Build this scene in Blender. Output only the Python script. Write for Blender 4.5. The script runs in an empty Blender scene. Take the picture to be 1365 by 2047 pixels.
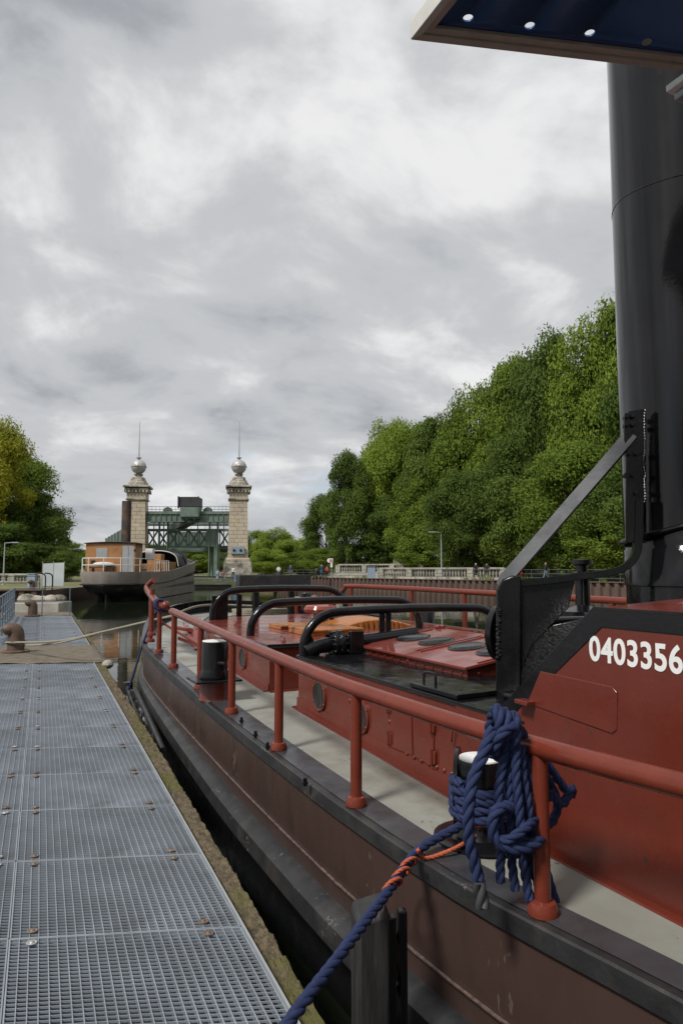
import bpy, bmesh, math, random
from mathutils import Vector, Matrix, noise
R = math.radians
random.seed(7)
sc = bpy.context.scene
# ------------------------------------------------------------------ camera, sky, sun, exposure
F = 1365.0; PSI = R(23.6); PIT = math.atan((1140-1023.5)/F); CH = 1.6      # focal length in px, heading, pitch, eye height over the pier
cd = bpy.data.cameras.new('camera'); cam = bpy.data.objects.new('camera', cd); sc.collection.objects.link(cam)
cd.sensor_fit = 'VERTICAL'; cd.sensor_height = 36.0; cd.lens = 36.0*F/2047.0
cd.clip_start = 0.05; cd.clip_end = 3000
cam.location = (0, 0, CH); cam.rotation_euler = (R(90)+PIT, 0, -PSI)
sc.camera = cam
SUN_EL, SUN_AZ = R(50), R(-112)         # high, from the left, veiled by thin cloud
wd = bpy.data.worlds.new('World'); sc.world = wd; wd.use_nodes = True
wn = wd.node_tree.nodes; wl = wd.node_tree.links
wn.clear()
def N(t, **k):
    n = wn.new(t)
    for a, b in k.items(): setattr(n, a, b)
    return n
wo = N('ShaderNodeOutputWorld'); bg = N('ShaderNodeBackground'); bg.inputs[1].default_value = 0.1
wl.new(bg.outputs[0], wo.inputs[0])
sky = N('ShaderNodeTexSky'); sky.sky_type = 'NISHITA'; sky.sun_disc = False
sky.sun_elevation = SUN_EL; sky.sun_rotation = SUN_AZ
tc = N('ShaderNodeTexCoord'); sp = N('ShaderNodeSeparateXYZ'); wl.new(tc.outputs['Generated'], sp.inputs[0])
def math_(op, a, b=None, clamp=False):
    m = N('ShaderNodeMath', operation=op); m.use_clamp = clamp
    for i, q in enumerate((a, b)):
        if q is None: continue
        if isinstance(q, (int, float)): m.inputs[i].default_value = q
        else: wl.new(q, m.inputs[i])
    return m.outputs[0]
zz = math_('ADD', math_('MAXIMUM', sp.outputs[2], 0.0), 0.42)
cx = math_('DIVIDE', sp.outputs[0], zz); cy = math_('DIVIDE', sp.outputs[1], zz)
cb = N('ShaderNodeCombineXYZ'); wl.new(cx, cb.inputs[0]); wl.new(cy, cb.inputs[1])
def wnoise(scale, detail, rough, off, dist=0.0):
    mp = N('ShaderNodeMapping'); mp.inputs['Location'].default_value = off
    mp.inputs['Rotation'].default_value = (0, 0, R(28)); mp.inputs['Scale'].default_value = (1.0, 1.25, 1)
    wl.new(cb.outputs[0], mp.inputs[0])
    n = N('ShaderNodeTexNoise'); n.inputs['Scale'].default_value = scale; n.inputs['Detail'].default_value = detail
    n.inputs['Roughness'].default_value = rough; n.inputs['Distortion'].default_value = dist
    wl.new(mp.outputs[0], n.inputs['Vector']); return n.outputs[0]
n1 = wnoise(1.5, 9, 0.55, (7.7, 1.9, 0), 0.35); n2 = wnoise(4.2, 9, 0.56, (11.3, 2.2, 0), 0.35)
mixn = math_('ADD', math_('MULTIPLY', n1, 0.62), math_('MULTIPLY', n2, 0.38))
rp = N('ShaderNodeValToRGB'); wl.new(mixn, rp.inputs[0])
rp.color_ramp.interpolation = 'EASE'
e = rp.color_ramp.elements
e[0].position = 0.36; e[0].color = (0.25, 0.263, 0.285, 1)
e[1].position = 0.62; e[1].color = (0.60, 0.60, 0.605, 1)
m_ = e.new(0.49); m_.color = (0.39, 0.40, 0.415, 1)
cs = N('ShaderNodeVectorMath', operation='SCALE'); wl.new(rp.outputs[0], cs.inputs[0]); cs.inputs[3].default_value = 10.0
n3 = wnoise(1.3, 6, 0.55, (5.3, 0.4, 4.0), 0.3)
hole = N('ShaderNodeMapRange'); wl.new(n3, hole.inputs[0]); hole.inputs[1].default_value = 0.60; hole.inputs[2].default_value = 0.72; hole.inputs[4].default_value = 0.55
blue = N('ShaderNodeVectorMath', operation='SCALE'); wl.new(sky.outputs[0], blue.inputs[0]); blue.inputs[3].default_value = 1.0
mx = N('ShaderNodeMix', data_type='RGBA'); wl.new(hole.outputs[0], mx.inputs[0]); wl.new(cs.outputs[0], mx.inputs[6]); wl.new(blue.outputs[0], mx.inputs[7])
wl.new(mx.outputs[2], bg.inputs[0])
sd = bpy.data.lights.new('sun', 'SUN'); sd.energy = 2.5; sd.angle = R(11); sd.color = (1, 0.97, 0.92)
sun = bpy.data.objects.new('sun', sd); sc.collection.objects.link(sun)
sdir = Vector((math.sin(SUN_AZ)*math.cos(SUN_EL), math.cos(SUN_AZ)*math.cos(SUN_EL), math.sin(SUN_EL)))
sun.rotation_euler = sdir.to_track_quat('Z', 'Y').to_euler(); sun.location = (0, 0, 60)
vs = sc.view_settings; vs.view_transform = 'Standard'; vs.look = 'None'; vs.gamma = 1; vs.exposure = 0.5; vs.use_curve_mapping = False

# ------------------------------------------------------------------ pixel helpers (photo pixels 1365 x 2047)
def ray(px, py):
    x = (px-682.5)/F; y = -(py-1023.5)/F
    f = Vector((math.sin(PSI)*math.cos(PIT), math.cos(PSI)*math.cos(PIT), math.sin(PIT)))
    r = Vector((math.cos(PSI), -math.sin(PSI), 0)); w = Vector((-math.sin(PSI)*math.sin(PIT), -math.cos(PSI)*math.sin(PIT), math.cos(PIT)))
    return f+r*x+w*y
EYE = Vector((0, 0, CH))
def onz(px, py, z): d = ray(px, py); return EYE+d*((z-CH)/d.z)
def onx(px, py, x): d = ray(px, py); return EYE+d*(x/d.x)
def dep(px, py, D):
    d = ray(px, py); return EYE+d*(D/(d.x*math.sin(PSI)+d.y*math.cos(PSI)))
def onplane(px, py, p, n): d = ray(px, py); return EYE+d*((Vector(p)-EYE).dot(n)/d.dot(n))
def C(X, Z, z=0): return Vector((X*math.cos(PSI)+Z*math.sin(PSI), -X*math.sin(PSI)+Z*math.cos(PSI), z))   # right, forward of the eye

# ------------------------------------------------------------------ mesh helpers
COL = sc.collection
class MB:
    def __init__(s): s.v = []; s.f = []
    def add(s, vs, fs):
        o = len(s.v); s.v += [tuple(v) for v in vs]; s.f += [tuple(i+o for i in f) for f in fs]; return s
    def box(s, c, size, rz=0, M=None):
        hx, hy, hz = size[0]/2, size[1]/2, size[2]/2; c = Vector(c)
        M = M or Matrix.Rotation(rz, 3, 'Z')
        vs = [c+M@Vector((x*hx, y*hy, z*hz)) for z in (-1, 1) for y in (-1, 1) for x in (-1, 1)]
        return s.add(vs, [(0, 2, 3, 1), (4, 5, 7, 6), (0, 1, 5, 4), (1, 3, 7, 5), (3, 2, 6, 7), (2, 0, 4, 6)])
    def bar(s, a, b, w, h, up=(0, 0, 1)):
        a, b = Vector(a), Vector(b); d = (b-a); L = d.length; d.normalize(); u = Vector(up)
        x = d.cross(u)
        if x.length < 1e-4: x = d.cross(Vector((1, 0, 0)))
        x.normalize(); u = x.cross(d)
        M = Matrix((x, d, u)).transposed()
        return s.box((a+b)/2, (w, L, h), M=M)
    def tube(s, pts, r, n=10, closed=False, caps=True):
        pts = [Vector(p) for p in pts]; m = len(pts)
        rr = r if isinstance(r, (list, tuple)) else [r]*m
        T = []
        for i in range(m):
            a = pts[(i-1) % m] if (closed or i > 0) else pts[0]; b = pts[(i+1) % m] if (closed or i < m-1) else pts[-1]
            t = (b-a); T.append(t.normalized() if t.length > 1e-9 else Vector((0, 0, 1)))
        nrm = T[0].orthogonal().normalized(); vs = []
        for i in range(m):
            nrm = (nrm-T[i]*nrm.dot(T[i])).normalized(); bi = T[i].cross(nrm)
            for k in range(n):
                a = 2*math.pi*k/n; vs.append(pts[i]+(nrm*math.cos(a)+bi*math.sin(a))*rr[i])
        fs = []
        for i in range(m if closed else m-1):
            j = (i+1) % m
            for k in range(n):
                l = (k+1) % n; fs.append((i*n+k, i*n+l, j*n+l, j*n+k))
        if caps and not closed: fs += [tuple(range(n-1, -1, -1)), tuple((m-1)*n+k for k in range(n))]
        return s.add(vs, fs)
    def lathe(s, prof, n=20, c=(0, 0, 0), axis=None):
        c = Vector(c); M = Matrix.Identity(3)
        if axis is not None: M = Vector((0, 0, 1)).rotation_difference(Vector(axis)).to_matrix()
        vs = []; fs = []
        for r, z in prof:
            for k in range(n):
                a = 2*math.pi*k/n; vs.append(c+M@Vector((r*math.cos(a), r*math.sin(a), z)))
        for i in range(len(prof)-1):
            for k in range(n):
                l = (k+1) % n; fs.append((i*n+k, i*n+l, (i+1)*n+l, (i+1)*n+k))
        fs += [tuple(range(n-1, -1, -1)), tuple((len(prof)-1)*n+k for k in range(n))]
        return s.add(vs, fs)
    def prism(s, poly, d):
        poly = [Vector(p) for p in poly]; d = Vector(d); n = len(poly)
        vs = poly+[p+d for p in poly]
        return s.add(vs, [tuple(range(n-1, -1, -1)), tuple(range(n, 2*n))]+[(i, (i+1) % n, n+(i+1) % n, n+i) for i in range(n)])
    def ball(s, c, r, n=10, m=7, sx=1, sy=1, sz=1):
        c = Vector(c); prof = [(max(1e-4, math.sin(math.pi*i/m))*r, -math.cos(math.pi*i/m)*r) for i in range(m+1)]
        o = len(s.v); s.lathe(prof, n)
        for i in range(o, len(s.v)): v = s.v[i]; s.v[i] = (v[0]*sx+c.x, v[1]*sy+c.y, v[2]*sz+c.z)
        return s
    def grid(s, rows):
        m = len(rows[0]); vs = [p for r in rows for p in r]
        return s.add(vs, [(i*m+k, i*m+k+1, (i+1)*m+k+1, (i+1)*m+k) for i in range(len(rows)-1) for k in range(m-1)])
    def mesh(s, name):
        me = bpy.data.meshes.new(name); me.from_pydata(s.v, [], s.f); me.validate(); me.update()
        bm = bmesh.new(); bm.from_mesh(me); bmesh.ops.recalc_face_normals(bm, faces=bm.faces); bm.to_mesh(me); bm.free()
        return me
def obj(name, mb, mat, parent=None, bevel=0.0, ang=35, flat=False):
    me = mb.mesh(name) if isinstance(mb, MB) else mb
    if isinstance(mb, MB):
        if not flat:
            me.polygons.foreach_set('use_smooth', [True]*len(me.polygons)); me.set_sharp_from_angle(angle=R(ang))
        me.materials.append(mat)
    o = bpy.data.objects.new(name, me); COL.objects.link(o)
    if parent: o.parent = parent
    if bevel:
        b = o.modifiers.new('bevel', 'BEVEL'); b.width = bevel; b.segments = 2; b.limit_method = 'ANGLE'; b.angle_limit = R(40); b.harden_normals = False
    return o
def tag(o, label, cat, group=None):
    o['label'] = label; o['category'] = cat
    if group: o['group'] = group
    return o
def thing(name, label, cat, loc=(0, 0, 0), rz=0, group=None):
    o = bpy.data.objects.new(name, None); COL.objects.link(o); o.location = loc; o.rotation_euler = (0, 0, rz); o.empty_display_size = 0.3
    return tag(o, label, cat, group)
def struct(o, k='structure'): o['kind'] = k; return o
def inst(name, me, parent, loc=(0, 0, 0), rz=0, scale=None):
    o = bpy.data.objects.new(name, me); COL.objects.link(o); o.parent = parent; o.location = loc; o.rotation_euler = (0, 0, rz)
    if scale: o.scale = scale
    return o
def interp(tab, x):
    if x <= tab[0][0]: return tab[0][1]
    for (a, p), (b, q) in zip(tab, tab[1:]):
        if x <= b: return p+(q-p)*(x-a)/(b-a)
    return tab[-1][1]
def spline(pts, n=8, closed=False):
    pts = [Vector(p) for p in pts]; m = len(pts); out = []
    g = (lambda i: pts[i % m]) if closed else (lambda i: pts[max(0, min(m-1, i))])
    for i in range(m if closed else m-1):
        a, b, c, d = g(i-1), g(i), g(i+1), g(i+2)
        for k in range(n):
            t = k/n
            out.append(0.5*((2*b)+(c-a)*t+(2*a-5*b+4*c-d)*t*t+(3*b-a-3*c+d)*t**3))
    if not closed: out.append(pts[-1])
    return out
def rsmooth(tab):      # smooth table: catmull-rom resample of (t, v)
    p = spline([(a, b, 0) for a, b in tab], 6); return [(q.x, q.y) for q in p]

# ------------------------------------------------------------------ materials
def mat(name, col, rough=0.5, metal=0.0, var=0.15, vscale=6.0, col2=None, c2=(0.55, 0.7), c2scale=3.0, bump=0.0, bscale=60.0, spec=0.5, rnd=0.0, coat=0.0, rvar=0.12, stretch=(1, 1, 1), bdist=0.005, chips=None):
    m = bpy.data.materials.new(name); m.use_nodes = True; nt = m.node_tree; nd = nt.nodes; lk = nt.links
    b = nd['Principled BSDF']; b.inputs['Metallic'].default_value = metal; b.inputs['Specular IOR Level'].default_value = spec
    if coat: b.inputs['Coat Weight'].default_value = coat; b.inputs['Coat Roughness'].default_value = 0.12
    t = nd.new('ShaderNodeTexCoord'); mp = nd.new('ShaderNodeMapping'); mp.inputs['Scale'].default_value = stretch; lk.new(t.outputs['Object'], mp.inputs[0])
    def noi(s, d=6, r=0.6):
        n = nd.new('ShaderNodeTexNoise'); n.inputs['Scale'].default_value = s; n.inputs['Detail'].default_value = d; n.inputs['Roughness'].default_value = r
        lk.new(mp.outputs[0], n.inputs['Vector']); return n
    n = noi(vscale)
    hsv = nd.new('ShaderNodeHueSaturation'); hsv.inputs['Color'].default_value = (*col, 1)
    mr = nd.new('ShaderNodeMapRange'); lk.new(n.outputs[0], mr.inputs[0]); mr.inputs[1].default_value = 0.3; mr.inputs[2].default_value = 0.7
    mr.inputs[3].default_value = 1-var; mr.inputs[4].default_value = 1+var
    val = mr.outputs[0]
    if rnd:
        oi = nd.new('ShaderNodeObjectInfo'); r2 = nd.new('ShaderNodeMapRange'); lk.new(oi.outputs['Random'], r2.inputs[0]); r2.inputs[3].default_value = 1-rnd; r2.inputs[4].default_value = 1+rnd
        mu = nd.new('ShaderNodeMath'); mu.operation = 'MULTIPLY'; lk.new(val, mu.inputs[0]); lk.new(r2.outputs[0], mu.inputs[1]); val = mu.outputs[0]
    lk.new(val, hsv.inputs['Value']); c = hsv.outputs[0]
    if col2:
        n2 = noi(c2scale, 8, 0.65); mr2 = nd.new('ShaderNodeMapRange'); lk.new(n2.outputs[0], mr2.inputs[0]); mr2.inputs[1].default_value = c2[0]; mr2.inputs[2].default_value = c2[1]
        mx = nd.new('ShaderNodeMix'); mx.data_type = 'RGBA'; lk.new(mr2.outputs[0], mx.inputs[0]); lk.new(c, mx.inputs[6]); mx.inputs[7].default_value = (*col2, 1); c = mx.outputs[2]
    if chips:
        n5 = noi(38.0, 3, 0.5); n6 = noi(3.1, 3, 0.5); am = nd.new('ShaderNodeMath'); am.operation = 'ADD'; lk.new(n5.outputs[0], am.inputs[0]); lk.new(n6.outputs[0], am.inputs[1])
        mr5 = nd.new('ShaderNodeMapRange'); lk.new(am.outputs[0], mr5.inputs[0]); mr5.inputs[1].default_value = 1.27; mr5.inputs[2].default_value = 1.31
        mx5 = nd.new('ShaderNodeMix'); mx5.data_type = 'RGBA'; lk.new(mr5.outputs[0], mx5.inputs[0]); lk.new(c, mx5.inputs[6]); mx5.inputs[7].default_value = (*chips, 1); c = mx5.outputs[2]
    lk.new(c, b.inputs['Base Color'])
    mr3 = nd.new('ShaderNodeMapRange'); n4 = noi(vscale*1.7+1.3); lk.new(n4.outputs[0], mr3.inputs[0]); mr3.inputs[1].default_value = 0.3; mr3.inputs[2].default_value = 0.7
    mr3.inputs[3].default_value = max(0.02, rough-rvar); mr3.inputs[4].default_value = min(1, rough+rvar); lk.new(mr3.outputs[0], b.inputs['Roughness'])
    if bump:
        n3 = noi(bscale, 4, 0.6); bp = nd.new('ShaderNodeBump'); bp.inputs['Strength'].default_value = bump; bp.inputs['Distance'].default_value = bdist
        lk.new(n3.outputs[0], bp.inputs['Height']); lk.new(bp.outputs[0], b.inputs['Normal'])
    return m
M = {}
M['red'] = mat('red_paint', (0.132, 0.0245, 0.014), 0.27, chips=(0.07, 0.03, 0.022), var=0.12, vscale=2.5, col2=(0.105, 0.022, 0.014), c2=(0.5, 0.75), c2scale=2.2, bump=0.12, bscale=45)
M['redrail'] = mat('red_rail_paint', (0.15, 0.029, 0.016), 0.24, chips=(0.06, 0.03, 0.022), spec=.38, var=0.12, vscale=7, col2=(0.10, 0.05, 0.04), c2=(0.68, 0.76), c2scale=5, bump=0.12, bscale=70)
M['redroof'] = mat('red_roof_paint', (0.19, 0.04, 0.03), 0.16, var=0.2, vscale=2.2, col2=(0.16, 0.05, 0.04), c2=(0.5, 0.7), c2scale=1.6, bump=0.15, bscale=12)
M['black'] = mat('black_paint', (0.006, 0.006, 0.007), 0.18, spec=.4, var=0.3, vscale=5, col2=(0.016, 0.015, 0.014), c2=(0.58, 0.72), c2scale=4, bump=0.2, bscale=55)
M['blackmatt'] = mat('black_worn_paint', (0.024, 0.024, 0.025), 0.42, spec=.4, var=0.3, vscale=5, chips=(0.09, 0.085, 0.08), col2=(0.055, 0.052, 0.047), c2=(0.5, 0.72), c2scale=3.5, bump=0.35, bscale=40)
M['funnel'] = mat('funnel_black', (0.008, 0.008, 0.009), 0.09, spec=.4, var=0.2, vscale=4, bump=0.1, bscale=60, rvar=0.04)
M['hull'] = mat('hull_brown_paint', (0.060, 0.036, 0.030), 0.3, var=0.25, vscale=2.0, col2=(0.04, 0.026, 0.022), c2=(0.48, 0.7), chips=(0.11, 0.085, 0.07), c2scale=2.0, bump=0.2, bscale=18, stretch=(1, 1, 0.35))
M['weld'] = mat('weld_bead', (0.085, 0.055, 0.045), 0.45, var=0.7, vscale=30, bump=0.4, bscale=90)
M['deck'] = mat('deck_paint', (0.265, 0.268, 0.235), 0.45, var=0.16, vscale=1.7, chips=(0.10, 0.09, 0.075), col2=(0.155, 0.14, 0.11), c2=(0.46, 0.72), c2scale=1.8, bump=0.2, bscale=140, rvar=0.16)
M['white'] = mat('white_paint', (0.78, 0.78, 0.76), 0.5, var=0.06, col2=(0.5, 0.45, 0.38), c2=(0.66, 0.8), c2scale=8)
M['glass'] = mat('porthole_glass', (0.15, 0.17, 0.155), 0.12, var=0.15, rvar=0.04, spec=0.6)
M['pane'] = mat('skylight_pane', (0.36, 0.38, 0.38), 0.1, metal=0.15, spec=0.9, var=0.1, rvar=0.03)
M['strut'] = mat('black_paint_sky_sheen', (0.085, 0.088, 0.094), 0.3, var=0.2, vscale=4, bump=0.1, bscale=50)  # black paint lightened: the strut's grey sky reflection is put into the base colour
M['wetblack'] = mat('wet_black_paint', (0.045, 0.047, 0.052), 0.22, var=0.3, vscale=4, rvar=0.1, bump=0.1, bscale=14)
M['brass'] = mat('porthole_rim', (0.035, 0.033, 0.03), 0.3, metal=0.5)
M['wood'] = mat('varnished_wood', (0.36, 0.13, 0.03), 0.25, var=0.3, vscale=4, stretch=(12, 1, 1), bump=0.15, bscale=30, rnd=0.15)
M['wood_dark'] = mat('dark_teak', (0.09, 0.035, 0.014), 0.35, var=0.3, vscale=4, stretch=(8, 8, 1))
M['galv'] = mat('galvanised_steel', (0.31, 0.345, 0.385), 0.4, metal=0.35, var=0.2, vscale=2.2, rnd=0.12, col2=(0.24, 0.26, 0.28), c2=(0.55, 0.75), c2scale=3)
M['rustwash'] = mat('rusty_washer', (0.18, 0.13, 0.10), 0.6, metal=0.3, var=0.3, vscale=20, rnd=0.25)
M['greywash'] = mat('grey_washer', (0.4, 0.4, 0.4), 0.5, metal=0.4, var=0.2, vscale=20)
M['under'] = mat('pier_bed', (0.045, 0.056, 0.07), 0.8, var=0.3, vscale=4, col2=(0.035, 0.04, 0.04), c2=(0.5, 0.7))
M['conc'] = mat('pier_concrete', (0.12, 0.098, 0.07), 0.9, var=0.35, vscale=7, col2=(0.155, 0.13, 0.095), c2=(0.48, 0.66), c2scale=2.4, bump=0.6, bscale=35, bdist=0.01)
M['moss'] = mat('mossy_concrete', (0.115, 0.088, 0.052), 0.95, var=0.6, vscale=26, col2=(0.085, 0.085, 0.014), c2=(0.46, 0.6), c2scale=1.6, bump=1.0, bscale=50, bdist=0.02)
M['conc_light'] = mat('light_concrete', (0.33, 0.31, 0.26), 0.9, var=0.25, vscale=1.6, col2=(0.16, 0.14, 0.11), c2=(0.5, 0.68), c2scale=1.2, bump=0.4, bscale=14, bdist=0.02, rnd=0.08)
M['iron'] = mat('rusty_iron', (0.10, 0.062, 0.042), 0.6, var=0.3, vscale=7, col2=(0.055, 0.045, 0.04), c2=(0.5, 0.66), c2scale=5, bump=0.4, bscale=40)
M['blue_rope'] = mat('blue_rope', (0.022, 0.032, 0.085), 0.75, var=0.25, vscale=40, bump=0.5, bscale=260, spec=0.2)
M['dark_rope'] = mat('taped_rope_end', (0.045, 0.045, 0.048), 0.6, var=0.2)
M['orange_rope'] = mat('orange_rope', (0.42, 0.10, 0.05), 0.7, var=0.25, vscale=40, bump=0.4, bscale=300, spec=0.2)
M['beige_rope'] = mat('beige_rope', (0.27, 0.245, 0.19), 0.85, var=0.25, vscale=30, bump=0.5, bscale=200, spec=0.2)
M['timber'] = mat('tarred_timber', (0.022, 0.021, 0.021), 0.6, var=0.35, vscale=5, stretch=(4, 4, 0.5), col2=(0.085, 0.055, 0.035), c2=(0.58, 0.72), bump=0.6, bscale=30)
M['navy'] = mat('navy_ceiling', (0.018, 0.075, 0.23), 0.35, var=0.15, vscale=3, bump=0.15, bscale=70)
M['beige'] = mat('beige_frame_paint', (0.5, 0.44, 0.38), 0.5, var=0.12, vscale=6, col2=(0.22, 0.19, 0.16), c2=(0.6, 0.75), c2scale=5)
M['cream'] = mat('cream_frame_paint', (0.62, 0.60, 0.55), 0.5, var=0.1, vscale=6)
M['stone'] = mat('tower_sandstone', (0.50, 0.425, 0.32), 0.9, var=0.18, vscale=1.0, col2=(0.24, 0.19, 0.15), c2=(0.55, 0.75), c2scale=0.5, bump=0.4, bscale=6, rnd=0.07, bdist=0.03)
M['stone_dark'] = mat('weathered_stone', (0.40, 0.36, 0.30), 0.9, var=0.3, vscale=0.9, col2=(0.12, 0.115, 0.09), c2=(0.46, 0.62), c2scale=0.8, bump=0.6, bscale=5, bdist=0.05)
M['zinc'] = mat('zinc_ball', (0.42, 0.41, 0.40), 0.5, metal=0.3, var=0.12, vscale=1)
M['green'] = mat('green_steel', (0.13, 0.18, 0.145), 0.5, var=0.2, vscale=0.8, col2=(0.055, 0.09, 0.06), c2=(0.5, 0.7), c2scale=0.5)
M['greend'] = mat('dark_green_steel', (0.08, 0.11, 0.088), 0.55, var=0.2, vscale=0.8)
M['greyblk'] = mat('dark_slate_cladding', (0.03, 0.031, 0.033), 0.6, var=0.3, vscale=1)
M['ochre'] = mat('ochre_paint', (0.36, 0.17, 0.06), 0.6, var=0.15, vscale=1.2, col2=(0.20, 0.09, 0.04), c2=(0.58, 0.75), c2scale=0.9)
M['greydoor'] = mat('grey_door_paint', (0.30, 0.31, 0.31), 0.6, var=0.12, vscale=2)
M['barge'] = mat('barge_grey_plating', (0.25, 0.22, 0.195), 0.5, var=0.3, vscale=0.5, col2=(0.15, 0.13, 0.11), c2=(0.5, 0.68), c2scale=0.5, bump=0.2, bscale=3, bdist=0.02, stretch=(1, 1, 0.5))
M['bargedark'] = mat('barge_tarred_bottom', (0.022, 0.021, 0.02), 0.4, var=0.4, vscale=0.7, col2=(0.075, 0.07, 0.06), c2=(0.55, 0.7), c2scale=0.6)
M['rustfunnel'] = mat('soot_funnel', (0.035, 0.03, 0.027), 0.6, var=0.3, vscale=1, col2=(0.11, 0.065, 0.04), c2=(0.5, 0.65), c2scale=0.8)
M['pile'] = mat('rusty_sheet_pile', (0.105, 0.068, 0.052), 0.8, var=0.25, vscale=0.6, col2=(0.06, 0.035, 0.027), c2=(0.5, 0.66), c2scale=0.5, rnd=0.12)
M['railgreen'] = mat('grey_green_railing', (0.075, 0.095, 0.09), 0.5, var=0.1)
M['railblue'] = mat('blue_grey_railing', (0.12, 0.155, 0.19), 0.5, var=0.1, vscale=3)
M['cabinet'] = mat('blue_grey_cabinet', (0.25, 0.31, 0.38), 0.5, var=0.08, rnd=0.05)
M['grass'] = mat('grass_ground', (0.11, 0.115, 0.035), 0.95, var=0.3, vscale=0.9, col2=(0.20, 0.165, 0.09), c2=(0.48, 0.62), c2scale=0.25, bump=0.5, bscale=5, bdist=0.05)
M['path'] = mat('gravel_path', (0.36, 0.32, 0.25), 0.95, var=0.15, vscale=0.8)
M['grey'] = mat('grey_metal', (0.33, 0.35, 0.36), 0.5, var=0.08)
M['signred'] = mat('red_box', (0.42, 0.02, 0.045), 0.4, var=0.05)
M['pink'] = mat('pink_sign', (0.6, 0.16, 0.22), 0.5, var=0.05)
M['tarp'] = mat('pale_sheeting', (0.42, 0.46, 0.47), 0.6, var=0.12, vscale=0.8)
M['bark'] = mat('bark', (0.06, 0.05, 0.04), 0.95, var=0.3, vscale=3)
def water_mat():
    m = bpy.data.materials.new('canal_water'); m.use_nodes = True; nt = m.node_tree; nd = nt.nodes; lk = nt.links; b = nd['Principled BSDF']
    b.inputs['Base Color'].default_value = (0.012, 0.016, 0.009, 1); b.inputs['Roughness'].default_value = 0.02; b.inputs['IOR'].default_value = 1.33; b.inputs['Specular IOR Level'].default_value = 0.6
    g = nd.new('ShaderNodeTexCoord'); h = None
    for s, st, dist in ((0.9, 0.10, 0.05), (5.0, 0.10, 0.012)):
        n = nd.new('ShaderNodeTexNoise'); n.inputs['Scale'].default_value = s; n.inputs['Detail'].default_value = 3; lk.new(g.outputs['Object'], n.inputs['Vector'])
        bp = nd.new('ShaderNodeBump'); bp.inputs['Strength'].default_value = st; bp.inputs['Distance'].default_value = dist
        lk.new(n.outputs[0], bp.inputs['Height'])
        if h: lk.new(h, bp.inputs['Normal'])
        h = bp.outputs[0]
    lk.new(h, b.inputs['Normal']); return m
M['water'] = water_mat()
def leaf_mat(name, c1, c2):
    m = bpy.data.materials.new(name); m.use_nodes = True; nt = m.node_tree; nd = nt.nodes; lk = nt.links; nd.clear()
    out = nd.new('ShaderNodeOutputMaterial'); b = nd.new('ShaderNodeBsdfPrincipled'); tr = nd.new('ShaderNodeBsdfTranslucent'); ms = nd.new('ShaderNodeMixShader'); ms.inputs[0].default_value = 0.38
    b.inputs['Roughness'].default_value = 0.75; b.inputs['Specular IOR Level'].default_value = 0.12
    ge = nd.new('ShaderNodeNewGeometry'); t = nd.new('ShaderNodeTexCoord'); n = nd.new('ShaderNodeTexNoise'); n.inputs['Scale'].default_value = 0.35; n.inputs['Detail'].default_value = 3
    lk.new(t.outputs['Object'], n.inputs['Vector'])
    ad = nd.new('ShaderNodeMath'); ad.operation = 'MULTIPLY_ADD'; lk.new(ge.outputs['Random Per Island'], ad.inputs[0]); ad.inputs[1].default_value = 0.45
    mr = nd.new('ShaderNodeMapRange'); lk.new(n.outputs[0], mr.inputs[0]); mr.inputs[1].default_value = 0.35; mr.inputs[2].default_value = 0.65; mr.inputs[4].default_value = 0.55
    lk.new(mr.outputs[0], ad.inputs[2])
    mx = nd.new('ShaderNodeMix'); mx.data_type = 'RGBA'; lk.new(ad.outputs[0], mx.inputs[0]); mx.inputs[6].default_value = (*c1, 1); mx.inputs[7].default_value = (*c2, 1)
    lk.new(mx.outputs[2], b.inputs['Base Color']); lk.new(mx.outputs[2], tr.inputs['Color'])
    lk.new(b.outputs[0], ms.inputs[1]); lk.new(tr.outputs[0], ms.inputs[2]); lk.new(ms.outputs[0], out.inputs[0]); return m
M['leaf'] = leaf_mat('leaf_green', (0.075, 0.125, 0.016), (0.24, 0.32, 0.05))
M['leafdark'] = leaf_mat('leaf_dark_green', (0.055, 0.095, 0.02), (0.16, 0.225, 0.045))
M['leaflight'] = leaf_mat('leaf_light_green', (0.11, 0.175, 0.022), (0.31, 0.40, 0.06))
M['leafyellow'] = leaf_mat('leaf_yellowing', (0.09, 0.15, 0.02), (0.46, 0.43, 0.045))

# ================================================================== SETTING
WZ = -0.8; QZ = 0.6; LZ = 0.2
w = MB(); w.add([(-400, -200, WZ), (500, -200, WZ), (500, 700, WZ), (-400, 700, WZ)], [(0, 1, 2, 3)]); struct(obj('water', w, M['water']))
# right bank: wall line from near right to far left (right, forward of the eye)
QA = C(31, 40.5); QB = C(-7.4, 95)
qd = (QB-QA).normalized(); qn = Vector((qd.y, -qd.x, 0))           # along the wall / away from the water
def Q(a, b, z): p = QA+qd*a+qn*b; return Vector((p.x, p.y, z))
QL = (QB-QA).length
g = MB(); rows = []
for b in (0.35, 6, 8, 14, 30, 80, 300):
    rows.append([Q(a, b, QZ+(0 if b < 9 else (b-8)*0.10 if b < 40 else 3.2+0.02*b)) for a in (-90, -20, 0, 20, 40, QL, QL+40, 240)])
g.grid(rows); struct(obj('right_bank', g, M['grass']))
g = MB(); g.add([Q(-60, 1.2, QZ+.006), Q(QL+4, 1.2, QZ+.006), Q(QL+4, 4.6, QZ+.006), Q(-60, 4.6, QZ+.006)], [(0, 1, 2, 3)]); struct(obj('path', g, M['path']))
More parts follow.
